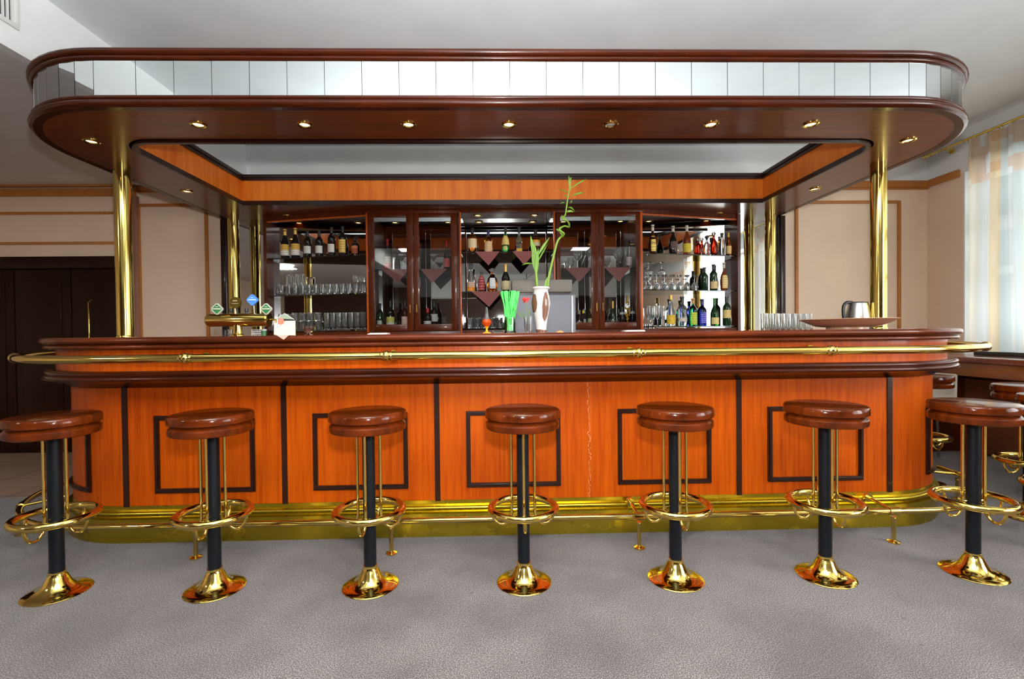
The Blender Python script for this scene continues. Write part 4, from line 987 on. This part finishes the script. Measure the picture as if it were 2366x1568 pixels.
for a, b in (((1215, 745), (1206, 716)), ((1219, 745), (1226, 706)), ((1213, 740), (1180, 707)), ((1210, 728), (1196, 720))):
    mb.tube([fpt(*a), (fpt(*a)+fpt(*b))/2+Vector((0, 0, .002)), fpt(*b)], 0, 6, radii=[.0012, .0022, .0005])
mb.build('leaves', M['leaf'], fl_)
# beer tap tower
bt = thing('beer_tap_tower', 'brass beer tap tower with horizontal barrel and round badges', 'beer tap', (atx(548, 2.82), 2.82, BT))
def T(mb, n, m_, par=None): 
    o = mb.build(n, m_, par or bt); return o
px2 = lambda p: atx(p, 2.82)-bt.location.x
pz = lambda y_: at(548, y_, 2.82).z-BT
z1_, z0_ = pz(724), pz(754); zc_ = (z1_+z0_)/2; rb = (z1_-z0_)/2
xl, xr_ = px2(476), px2(622)
T(MB().tube([(xl, 0, zc_), (xl+.008, 0, zc_), (xl+.02, 0, zc_), (xr_-.012, 0, zc_), (xr_-.01, 0, zc_), (xr_, 0, zc_)], 0, 28, radii=[rb*.55, rb*.85, rb, rb, rb*1.1, rb*1.05]), 'barrel', M['brass_col'])
T(MB().lathe([(.034, 0), (.034, .006), (.026, .012), (.024, .03), (.024, zc_)], 28), 'stand', M['brass_col'])
bdg_g = plain('green_badge', srgb(45, 110, 60), .35); bdg_w = plain('silver_badge', srgb(215, 215, 195), .3, .2); bdg_b = plain('blue_badge', srgb(80, 140, 225), .35); bdg_lb = plain('pale_blue_ink', srgb(190, 225, 250), .4); bdg_o = plain('bronze_badge', srgb(92, 72, 22), .3, .5)
def dia(r, y0, y1, cut=.18, cx=0, cz=0):
    q = [(r, 0), (0, r), (-r, 0), (0, -r)]; pts = []
    for i in range(4):
        p, nx, pv = q[i], q[(i+1) % 4], q[i-1]
        pts.append((p[0]+(pv[0]-p[0])*cut, p[1]+(pv[1]-p[1])*cut)); pts.append((p[0]+(nx[0]-p[0])*cut, p[1]+(nx[1]-p[1])*cut))
    return MB().loft([[(cx+a, y, cz+b) for a, b in pts] for y in (y0, y1)], smooth=False)
for kind, px, py in (('g', 510, 714), ('o', 544, 699), ('b', 583.5, 693), ('g', 622, 715)):
    cx, cz = px2(px), pz(py); R_ = .034 if kind != 'o' else .033
    y0 = -.035 if kind == 'g' else .0
    hd = T(MB().tube([(cx, y0+.02, zc_+rb*.8), (cx, y0+.01, cz-.0)], .0055, 10), 'tap_handle', M['steel'] if kind == 'b' else M['plastic_dark'])
    if kind == 'o': T(MB().tube([(cx, y0-.004, cz), (cx, y0+.006, cz)], R_, 28), 'badge', bdg_o, hd)
    elif kind == 'b': T(dia(.037, y0-.004, y0+.006, .14, cx, cz), 'badge', bdg_b, hd)
    else:
        T(dia(.037, y0-.004, y0+.006, .14, cx, cz), 'badge', bdg_w, hd); T(dia(.029, y0-.006, y0-.004, .08, cx, cz), 'badge_face', bdg_g, hd)
    ink = {'g': bdg_w, 'b': bdg_lb, 'o': plain('badge_ink', srgb(190, 180, 130), .4)}[kind]
    mb = MB(); yy0 = y0-.0075
    # raised band and small crown-like motif like the blurred lettering on the badges
    if kind != 'o': mb.box(cx-.023, cx+.023, yy0, yy0+.002, cz-.003, cz+.004, .0006); mb.box(cx-.008, cx+.008, yy0+.0005, yy0+.002, cz+.011, cz+.0145, .0005)
    else:
        mb.box(cx-.012, cx+.012, yy0+.001, yy0+.004, cz+.008, cz+.013, .0006); mb.box(cx-.018, cx+.018, yy0+.001, yy0+.004, cz-.006, cz-.003, .0006)
    T(mb, 'badge_band', ink, hd)
for px in (527, 563, 604): T(MB().lathe([(0, -.012), (.008, -.010), (.011, 0), (.008, .010), (0, .012)], 14, px2(px), .03, pz(716)).tube([(px2(px), .03, zc_+rb*.9), (px2(px), .03, pz(716)-.01)], .004, 8), 'knob', M['plastic_dark'])
T(MB().tube([(px2(625), -.005, zc_), (px2(640), -.02, zc_), (px2(642), -.03, zc_-.03)], .006, 10), 'spout', M['brass'])
# label box, cup and black cup under the tap
yb_ = 2.90
bx = thing('printed_box', 'small white box printed with black lettering behind the tap stand', 'box', (atx(592, yb_), yb_, BT))
MB().box(-.033, .033, 0, .04, 0, .038, .002).build('carton', M['paper'], bx)
def text(s, x, y, z, size, mat, parent, name='lettering', shear=0, ex=.0004):
    cu = bpy.data.curves.new(name, 'FONT'); cu.body = s; cu.size = size; cu.align_x = 'CENTER'; cu.align_y = 'CENTER'; cu.extrude = ex; cu.shear = shear
    o = bpy.data.objects.new(name, cu); C.objects.link(o); o.location = (x, y, z); o.rotation_euler = (pi/2, 0, 0); cu.materials.append(mat); o.parent = parent; return o
inkk = plain('black_ink', (.02, .02, .02, 1), .6)
mb = MB(); random.seed(6)
for rz_ in (.006, .019, .032):   # blurred rows of black capitals
    x_ = -.026
    while x_ < .024:
        w_ = random.uniform(.003, .0055); mb.box(x_, x_+w_*.45, -.0006, 0, rz_-.004, rz_+.004)
        mb.box(x_, x_+w_, -.0006, 0, rz_+random.choice((-.004, -.001, .0025)), rz_+random.choice((-.0025, .0005, .004))); x_ += w_+.0015
mb.build('lettering', inkk, bx)
cu_ = thing('paper_cup', 'white and green cup under the right end of the tap barrel', 'cup', (atx(611, yb_), yb_-.012, BT))
MB().lathe([(0, 0), (.013, 0), (.015, .038), (.0135, .038), (.012, .002), (0, .002)], 20).build('cup', plain('green_cup', srgb(60, 120, 70), .5), cu_)
MB().lathe([(.0152, .030), (.0158, .0385), (.0138, .0385), (.0145, .03), (.0152, .03)], 20).build('rim', M['white'], cu_)
one('shot_glass', g_tumbler(.017, .04, 16), atx(531, 2.95), 2.95, BT, 'small clear glass left of the tap stand', 'glass', None)
o = MB().lathe([(0, 0), (.014, 0), (.016, .036), (.014, .036), (.012, .003), (0, .003)], 16).build('black_cup', M['plastic_dark']); o.location = (atx(519, 2.95), 2.95, BT); tag(o, 'small black cup under the left part of the tap barrel', 'cup')
# cardboard coaster display
Yc = 2.66
cd = thing('coaster_display', 'white house-shaped beer mat holder with red seal and blue script', 'display', (atx(658, Yc), Yc, BT))
cpx = lambda p: atx(p, Yc)-cd.location.x
cpz = lambda q: at(658, q, Yc).z-BT
z_b = 0.0
MB().prism([(cpx(633), .006), (cpx(645), .0), (cpx(682), .0), (cpx(682), cpz(741)), (cpx(660), cpz(741)), (cpx(634), cpz(747))], -.008, .0, 'y').build('card', plain('cream_card', srgb(235, 235, 205), .5), cd)
MB().prism([(cpx(639), cpz(735.5)), (cpx(679), cpz(737.5)), (cpx(659), cpz(724.0))], -.006, .0, 'y').build('roof', plain('grey_green_card', srgb(150, 165, 140), .5), cd)
mb = MB()
for a, b in (((639, 736), (659, 724)), ((659, 724), (680, 738))): mb.tube([(cpx(a[0]), -.007, cpz(a[1])), (cpx(b[0]), -.007, cpz(b[1]))], .0016, 6)
mb.build('roof_edge', M['white'], cd)
MB().prism([(cpx(645), cpz(741)), (cpx(682), cpz(741)), (cpx(679), cpz(737)), (cpx(640), cpz(735))], -.004, .0, 'y').build('dark_band', M['plastic_dark'], cd)
MB().tube([(cpx(650), -.0105, cpz(742)), (cpx(650), -.0075, cpz(742))], .0175, 24).build('seal', plain('seal_red', srgb(240, 130, 105), .5), cd)
mb = MB(); bi = plain('pale_blue_print', srgb(150, 165, 225), .5); x0_, zz_ = cpx(641), cpz(752)
def s_(pts, r=.0009): mb.tube([(x0_+a, -.0088, zz_+b) for a, b in pts], r, 6)
s_([(.012, .009), (.004, .010), (.0, .002), (.004, -.008), (.012, -.006)], .0016)
xw = .016
for k in range(9): s_([(xw, -.003), (xw+.002, .003+(.003 if k % 3 == 0 else 0)), (xw+.004, -.003)]); xw += .0075
mb.build('script_print', bi, cd)
MB().box(-.03, .03, .0, .03, 0, .012, .002).build('base', plain('tan_card', srgb(190, 175, 120), .6), cd)
# napkin over the edge under it
mb = MB(); xa, xb, xt = atx(640, 2.482), atx(668, 2.482), atx(656, 2.482); yy = 2.4725
mb.loft([[(xa, yy, BT+.001), (xt, yy-.001, BT-.021), (xb, yy, BT+.001)], [(xa, yy+.0012, BT+.001), (xt, yy, BT-.021), (xb, yy+.0012, BT+.001)]], smooth=False)
mb.loft([[(xa, yy, BT+.0001), (xb, yy, BT+.0001), ((xa+xb)/2, yy+.14, BT+.0001)], [(xa, yy, BT+.0014), (xb, yy, BT+.0014), ((xa+xb)/2, yy+.14, BT+.0014)]], smooth=False)
tag(mb.build('napkin', plain('pink_napkin', srgb(225, 170, 155), .8)), 'pink napkin corner hanging over the bar edge below the coaster display', 'napkin')
# footed glass bowl
one('glass_compote', MB().lathe([(0, 0), (.022, 0), (.022, .004), (.009, .012), (.012, .02), (.028, .034), (.030, .05), (.0275, .05), (.025, .036), (.008, .022), (0, .022)], 24), atx(712, 2.66), 2.66, BT, 'footed pinkish glass bowl right of the coaster display', 'bowl', None, glassmat('pink_glass', srgb(245, 225, 222)))
# napkins/papers on bar
for a, b, lb in ((852, 896, 'folded white paper on the bar in front of the first glass door'), (1440, 1486, 'folded white paper stack on the bar near the right cabinet')):
    xa, xb = atx(a, 3.0), atx(b, 3.0)
    o = MB().box(xa, xb, 2.96, 3.06, BT, BT+.006, .001).box(xa+.01, xb-.002, 2.965, 3.055, BT+.006, BT+.010, .001).build('folded_paper', M['paper']); tag(o, lb, 'paper', 'folded papers on the bar')
o = MB().lathe([(0, 0), (.022, 0), (.02, .005), (.006, .011), (0, .012)], 20).build('tealight_cover', plain('orange_sweet', srgb(240, 160, 90), .5)); o.location = (atx(1293, 2.75), 2.75, BT); tag(o, 'small low orange dish on the bar right of the vase', 'dish')
o = MB().lathe([(0, 0), (.02, 0), (.03, .012), (.028, .013), (.0, .004)], 20).build('small_glass_dish', M['glass']); o.location = (atx(1150, 2.56), 2.56, BT); tag(o, 'small clear glass dish in front of the oil lamp', 'dish')
# platter and kettle
Yp = 2.84
R_ = (atx(2064, Yp, 740)-atx(1857, Yp, 740))/2*.93
pf = thing('platter', 'large shallow beige platter on the right of the bar', 'platter', (atx(1957, Yp, 745), Yp, BT))
hh = at(1957, 736, Yp).z-BT-.004
MB().lathe([(0, .012), (R_*.45, .012), (R_*.62, .016), (R_*.8, .6*hh), (R_*.93, .88*hh), (R_, hh), (R_*.98, hh+.003), (R_*.9, .9*hh), (R_*.6, .024), (0, .018)], 56).build('dish', M['bowl'], pf)
MB().lathe([(R_*.42, 0), (R_*.42, .013), (R_*.36, .013), (R_*.36, 0), (R_*.42, 0)], 40).build('foot_ring', M['bowl'], pf)
Yk = 3.42
kt = thing('electric_kettle', 'steel electric kettle with black handle behind the platter', 'kettle', (atx(1983, Yk), Yk, BT), pi)
kh = at(1983, 700, Yk).z-BT
MB().lathe([(0, .0), (.083, .0), (.084, .01), (.08, .014)], 36).build('base', M['plastic_dark'], kt)
MB().lathe([(.08, .014), (.082, .03), (.074, kh*.6), (.062, kh*.97), (.06, kh)], 36).build('body', M['steel'], kt)
MB().lathe([(.06, kh), (.058, kh+.006), (.03, kh+.010), (0, kh+.011)], 32).build('lid', M['plastic_dark'], kt)
MB().tube(smooth([Vector((.045, 0, kh+.004)), Vector((.085, 0, kh+.004)), Vector((.108, 0, kh-.03)), Vector((.105, 0, kh*.45)), Vector((.09, 0, kh*.28))]), .0115, 12).build('handle', M['plastic_dark'], kt)
MB().prism([(-.05, kh*.78), (-.05, kh), (-.082, kh-.004)], -.014, .014, 'y').build('spout', M['steel'], kt)

# ------------------------------------------------------------------ bar stools
sto = thing('bar_stool', 'x', 'bar stool', (0, 0, 0))
rS = .172
def bull(r, z0, z1, n=6):
    rr = (z1-z0)/2; zc = (z0+z1)/2
    return [(r-rr*.5+rr*.5*cos(radians(-90+180*k/n)), zc+rr*sin(radians(-90+180*k/n))) for k in range(n+1)]
ZT = .803
def slabp(r, z0, z1):
    return [(r-.007, z0), (r-.001, z0+.003), (r, z0+.009), (r-.001, z1-.008), (r-.005, z1-.002), (r-.012, z1)]
MB().lathe([(0, .715)]+[(rS*.98-.01, .715), (rS*.98-.003, .718), (rS*.98, .724), (rS*.98, .744), (rS*.98-.004, .749), (rS*.91, .757), (rS*.90, .759), (rS*.90, .764)]+slabp(rS, .764, ZT)+[(rS*.9, ZT+.001), (0, ZT+.001)], 56).build('seat', M['seat'], sto)
MB().lathe([(.028, .08), (.028, .715)], 28).build('pole', M['black'], sto)
MB().lathe([(0, 0), (.124, 0), (.126, .003), (.122, .007), (.10, .011), (.080, .017), (.064, .027), (.053, .043), (.045, .060), (.037, .076), (.031, .086), (.031, .096), (.0272, .098), (0, .098)], 56).build('base', M['brass'], sto)
RZ = .345; RR = .148
fr_ = MB().tube([(RR*cos(2*pi*k/56), RR*sin(2*pi*k/56), RZ) for k in range(56)], .0165, 14, closed=True).build('foot_ring', M['brass'], sto)
for k in range(4):
    a = -pi/2+2*pi*k/4; c_, s__ = cos(a), sin(a)
    MB().tube([(.053*c_, .053*s__, RZ-.02), (.053*c_, .053*s__, .716)], .0062, 10).lathe([(0, -.008), (.007, -.005), (.007, .005), (0, .008)], 10, .053*c_, .053*s__, RZ-.02).tube([(.027*c_, .027*s__, RZ-.005), (.053*c_, .053*s__, RZ-.005)], .004, 8).build('rod', M['brass'], sto)
    pts = []
    for j in range(15):
        q = pi*j/14; rad = .0985-.0455*cos(q); zz = RZ-.012-.062*sin(q); pts.append((rad*c_, rad*s__, zz))
    MB().tube(pts, .0065, 10).build('loop', M['brass'], sto)
rots = [radians(v) for v in (-2, 3, -3, 1, 2, -4, 2)]
labs = ['bar stool at the left edge of the picture, in front of the dark doors', 'bar stool between the leftmost stool and the third, before the first framed panel', 'third bar stool from the left, before the second framed panel', 'middle bar stool, directly below the vase and straws', 'bar stool just right of the middle one, beside the peeling glue line', 'bar stool before the rightmost straight framed panel', 'bar stool at the right front corner of the bar, catching window light']
for i in range(7):
    loc = (-2.0179+i*.7053, 2.2132-.0033*(i-3), 0)
    if i == 0: o = sto; o.location = loc; o.rotation_euler = (0, 0, rots[0])
    else: o = copy_tree(sto, loc, rots[i])
    o['label'] = labs[i]; o['group'] = 'brass and wood stools along the bar front'
for loc, r_, lb in (((2.85, 2.37, 0), .1, 'bar stool cut off by the right edge, nearest of those along the bar end'), ((3.19, 2.83, 0), -.1, 'bar stool near the window counter, behind the corner stools'), ((3.16, 3.52, 0), .05, 'far bar stool half hidden behind the bar end, beside the cream chair')):
    copy_tree(sto, loc, r_, lb, 'stools at the right end of the bar')

# ------------------------------------------------------------------ window side
wc = thing('window_counter', 'wooden wall counter with brown apron below the window', 'counter', (4.2, 3.6, 0))
H_(MB().box(3.98, XR-.002, 1.2, 4.95, .855, .90, .008), 'top', M['counter'], wc)
H_(MB().box(4.01, 4.035, 1.22, 4.95, .735, .855, .004), 'apron', wood('brown_apron', srgb(128, 66, 24), srgb(150, 82, 34), (30, 2, 30), rough=.4), wc)
H_(MB().box(4.34, XR-.004, 1.22, 4.95, .02, .855, .004), 'back_panel', wood('brown_back', srgb(110, 58, 34), srgb(126, 70, 42), (30, 30, 2), rough=.5), wc)
for y in (1.6, 3.0, 4.4): H_(MB().box(4.04, 4.34, y, y+.04, 0, .855, .004), 'leg', M['cabinet'], wc)
ra = MB().box(4.38, 4.5, 3.0, 4.36, .9005, .935, .003).build('window_ledge_box', M['plastic_dark']); tag(ra, 'low black box lying on the window counter below the curtain', 'box')
# curtain rod and curtain
cr = thing('curtain_rod', 'brass curtain rod with turned finial above the window', 'curtain rod', (XR-.1, 4.0, 2.93))
xr = XR-.09
H_(MB().tube([(xr, -1.8, 2.93), (xr, 4.86, 2.93)], .012, 12), 'rod', M['brass_col'], cr)
H_(MB().tube([(xr, 4.86+a, 2.93) for a in (0, .005, .012, .02, .03, .036, .045, .055, .06, .075, .085, .09)], 0, 16, radii=[.012, .02, .02, .012, .012, .02, .02, .012, .014, .02, .014, .004]), 'finial', M['brass_col'], cr)
for y in (4.72, 2.9, 1.4, -1.7): H_(MB().tube([(xr, y, 2.93), (XR-.03, y, 2.915), (XR, y, 2.915)], .008, 10).tube([(XR-.006, y, 2.915), (XR, y, 2.915)], .03, 16), 'bracket', M['brass_col'], cr)
def curtmat():
    mt = bpy.data.materials.new('sheer_curtain'); mt.use_nodes = True; nt = mt.node_tree; b = nt.nodes['Principled BSDF']; out = nt.nodes['Material Output']
    tc = nt.nodes.new('ShaderNodeTexCoord'); sp = nt.nodes.new('ShaderNodeSeparateXYZ'); L(nt, tc.outputs['UV'], sp.inputs[0])
    def node(op, a, bv=None):
        n = nt.nodes.new('ShaderNodeMath'); n.operation = op
        if isinstance(a, (int, float)): n.inputs[0].default_value = a
        else: L(nt, a, n.inputs[0])
        if bv is not None:
            if isinstance(bv, (int, float)): n.inputs[1].default_value = bv
            else: L(nt, bv, n.inputs[1])
        return n.outputs[0]
    u, vv = sp.outputs['X'], sp.outputs['Y']
    # coloured vertical stripes
    w = nt.nodes.new('ShaderNodeTexWhiteNoise'); w.noise_dimensions = '1D'; L(nt, node('FLOOR', node('MULTIPLY', u, 9.0)), w.inputs['W'])
    r = ramp(nt, [(0, srgb(240, 218, 180)), (.14, srgb(240, 236, 222)), (.4, srgb(218, 228, 226)), (.58, srgb(240, 234, 206)), (.78, srgb(234, 238, 236)), (.94, srgb(240, 208, 164))]); r.color_ramp.interpolation = 'CONSTANT'
    L(nt, w.outputs['Value'], r.inputs[0])
    # woven horizontal bars in the upper part
    w2 = nt.nodes.new('ShaderNodeTexWhiteNoise'); w2.noise_dimensions = '2D'; cb = nt.nodes.new('ShaderNodeCombineXYZ')
    L(nt, node('FLOOR', node('MULTIPLY', u, 9.0)), cb.inputs[0]); L(nt, node('FLOOR', node('MULTIPLY', vv, 22)), cb.inputs[1]); L(nt, cb.outputs[0], w2.inputs['Vector'])
    topm = node('GREATER_THAN', vv, .79); sq = node('MULTIPLY', node('GREATER_THAN', w2.outputs['Value'], .45), topm)
    mx = nt.nodes.new('ShaderNodeMixRGB'); L(nt, node('MULTIPLY', sq, .45), mx.inputs[0]); L(nt, r.outputs[0], mx.inputs[1]); mx.inputs[2].default_value = srgb(226, 164, 96)
    L(nt, mx.outputs[0], b.inputs['Base Color']); setp(b, rough=.9)
    tl = nt.nodes.new('ShaderNodeBsdfTranslucent'); L(nt, mx.outputs[0], tl.inputs[0])
    m1 = nt.nodes.new('ShaderNodeMixShader'); m1.inputs[0].default_value = .55; L(nt, b.outputs[0], m1.inputs[1]); L(nt, tl.outputs[0], m1.inputs[2])
    tr_ = nt.nodes.new('ShaderNodeBsdfTransparent'); m2 = nt.nodes.new('ShaderNodeMixShader')
    op = node('ADD', .74, node('MULTIPLY', topm, .16)); L(nt, op, m2.inputs[0]); L(nt, tr_.outputs[0], m2.inputs[1]); L(nt, m1.outputs[0], m2.inputs[2]); L(nt, m2.outputs[0], out.inputs[0])
    return mt
cmat = curtmat()
def curtain(yA, yB, label):
    cu = MB(); bm = cu.bm; uvl = bm.loops.layers.uv.new('UVMap')
    NY = int(80*(yA-yB)); NZ = 24; grid = []
    for i in range(NY+1):
        y = yA+(yB-yA)*i/NY; col = []
        for j in range(NZ+1):
            s = j/NZ; z = .915+(2.905-.915)*s
            amp = .03*(1-.35*s); x = xr+amp*sin(y*34+.8*sin(y*7)+.5*sin(s*3+y*2))+.01*sin(y*90)*s
            col.append(bm.verts.new((x, y+.02*sin(s*2.5+y*9)*(1-s), z)))
        grid.append(col)
    for i in range(NY):
        for j in range(NZ):
            f = bm.faces.new((grid[i][j], grid[i+1][j], grid[i+1][j+1], grid[i][j+1])); f.smooth = True
            for lp, (a, b) in zip(f.loops, ((i, j), (i+1, j), (i+1, j+1), (i, j+1))): lp[uvl].uv = (a/80/2.99*5.2, b/NZ)
    ct = thing('sheer_curtain', label, 'curtain', (xr, (yA+yB)/2, 2.9))
    H_(cu, 'fabric', cmat, ct)
    y = yA-.01
    while y > yB+.1:
        H_(MB().tube([(xr+.018*cos(2*pi*k/16), y, 2.918+.018*sin(2*pi*k/16)) for k in range(16)], .0028, 6, closed=True), 'ring', M['brass_col'], ct); y -= .105
curtain(4.49, 1.5, 'sheer pleated curtain with orange and green stripes over the window')
curtain(.1, -1.65, 'drawn-back sheer curtain of the second window, outside the picture on the right')
# chair beside the window counter
ch = thing('chair', 'blue seated chair with cream rounded back near the window counter', 'chair', (3.64, 4.02, 0), radians(-10))
mb = MB(); loops = []
for k in range(13):
    a = radians(-80+160*k/12); loops.append([(.23*sin(a), .2*cos(a), .50), (.23*sin(a), .2*cos(a), .74), (.235*sin(a), .205*cos(a), .76), (.255*sin(a), .225*cos(a), .75), (.25*sin(a), .22*cos(a), .50)])
mb.loft(loops); mb.build('backrest', M['cream'], ch)
MB().box(-.22, .22, -.24, .18, .42, .5, .03).build('seat', M['blue_fabric'], ch)
for sx_, sy_ in ((-1, -1), (1, -1), (-1, 1), (1, 1)): MB().tube([(sx_*.17, sy_*.17-.02, .42), (sx_*.22, sy_*.23-.02, 0)], .011, 10).build('leg', M['chrome'], ch)

# lamps added on the unseen ceiling behind the camera to brighten the room
t = thing('added_ceiling_light', 'added round white lamp on the low grey ceiling, behind the camera to the left', 'lamp', (-4.6, -.6, ZL), 0)
MB().lathe([(0, -.05), (.16, -.045), (.19, -.02), (.19, -.012), (0, -.012)], 32).build('diffuser', M['added_lamp'], t)
MB().lathe([(.2, -.012), (.2, 0), (0, 0), (0, -.012)], 32).build('housing', M['white'], t)
for i, (x, y) in enumerate(((-2.0, -1.6), (1.8, -1.6))):
    t = thing('added_ceiling_light', 'added round white ceiling lamp behind the camera, %s of the two' % ('left' if i == 0 else 'right'), 'lamp', (x, y, ZC), 0, 'added ceiling lamps behind the camera')
    MB().lathe([(0, -.05), (.16, -.045), (.19, -.02), (.19, -.012), (0, -.012)], 32).build('diffuser', M['added_lamp'], t)
    MB().lathe([(.2, -.012), (.2, 0), (0, 0), (0, -.012)], 32).build('housing', M['white'], t)

# ------------------------------------------------------------------ light
def area(name, loc, rot, sx_, sy_, power, col, spread=pi):
    l = bpy.data.lights.new(name, 'AREA'); l.shape = 'RECTANGLE'; l.size = sx_; l.size_y = sy_; l.energy = power; l.color = col; l.spread = spread
    o = bpy.data.objects.new(name, l); C.objects.link(o); o.location = loc; o.rotation_euler = rot; return o
area('right_window_daylight', (XR+.34, 3.1, 1.75), (0, pi/2, 0), 1.6, 2.9, 45, (.95, .98, 1))
area('side_window_daylight', (XR+.16, -.2, 1.77), (0, pi/2, 0), 1.6, 2.4, 120, (.93, .96, 1))
area('flash', (.03, -.03, 1.43), (radians(90), 0, 0), .1, .1, 42, (1, .98, .95))
area('added_ceiling_fill', (.05, -.9, 1.95), (pi-.35, 0, 0), .4, .4, 220, (.96, .985, 1), radians(130))  # added fill light aimed at the ceiling to raise the ambient level
area('added_lamp_fill', (-2.0, -1.6, ZC-.08), (0, 0, 0), .36, .36, 30, (1, .95, .88))  # light of an added ceiling lamp
area('added_lamp_fill', (-4.6, -.6, ZL-.08), (0, 0, 0), .36, .36, 32, (1, .95, .88))  # added to lift the low ceiling and the left wall
area('added_lamp_fill', (1.8, -1.6, ZC-.08), (0, 0, 0), .36, .36, 30, (1, .95, .88))  # light of the other added ceiling lamp
w = bpy.data.worlds.new('world'); bpy.context.scene.world = w; w.use_nodes = True
w.node_tree.nodes['Background'].inputs[0].default_value = (.86, .93, 1, 1); w.node_tree.nodes['Background'].inputs[1].default_value = 1.6

sc = bpy.context.scene
sc.view_settings.view_transform = 'Standard'; sc.view_settings.look = 'None'; sc.view_settings.gamma = 1; sc.view_settings.exposure = .66; sc.view_settings.use_curve_mapping = False
cy = sc.cycles
cy.use_denoising = True; cy.max_bounces = 10; cy.transmission_bounces = 10; cy.glossy_bounces = 6; cy.diffuse_bounces = 4; cy.transparent_max_bounces = 16
cy.caustics_reflective = False; cy.caustics_refractive = False; cy.sample_clamp_indirect = 6
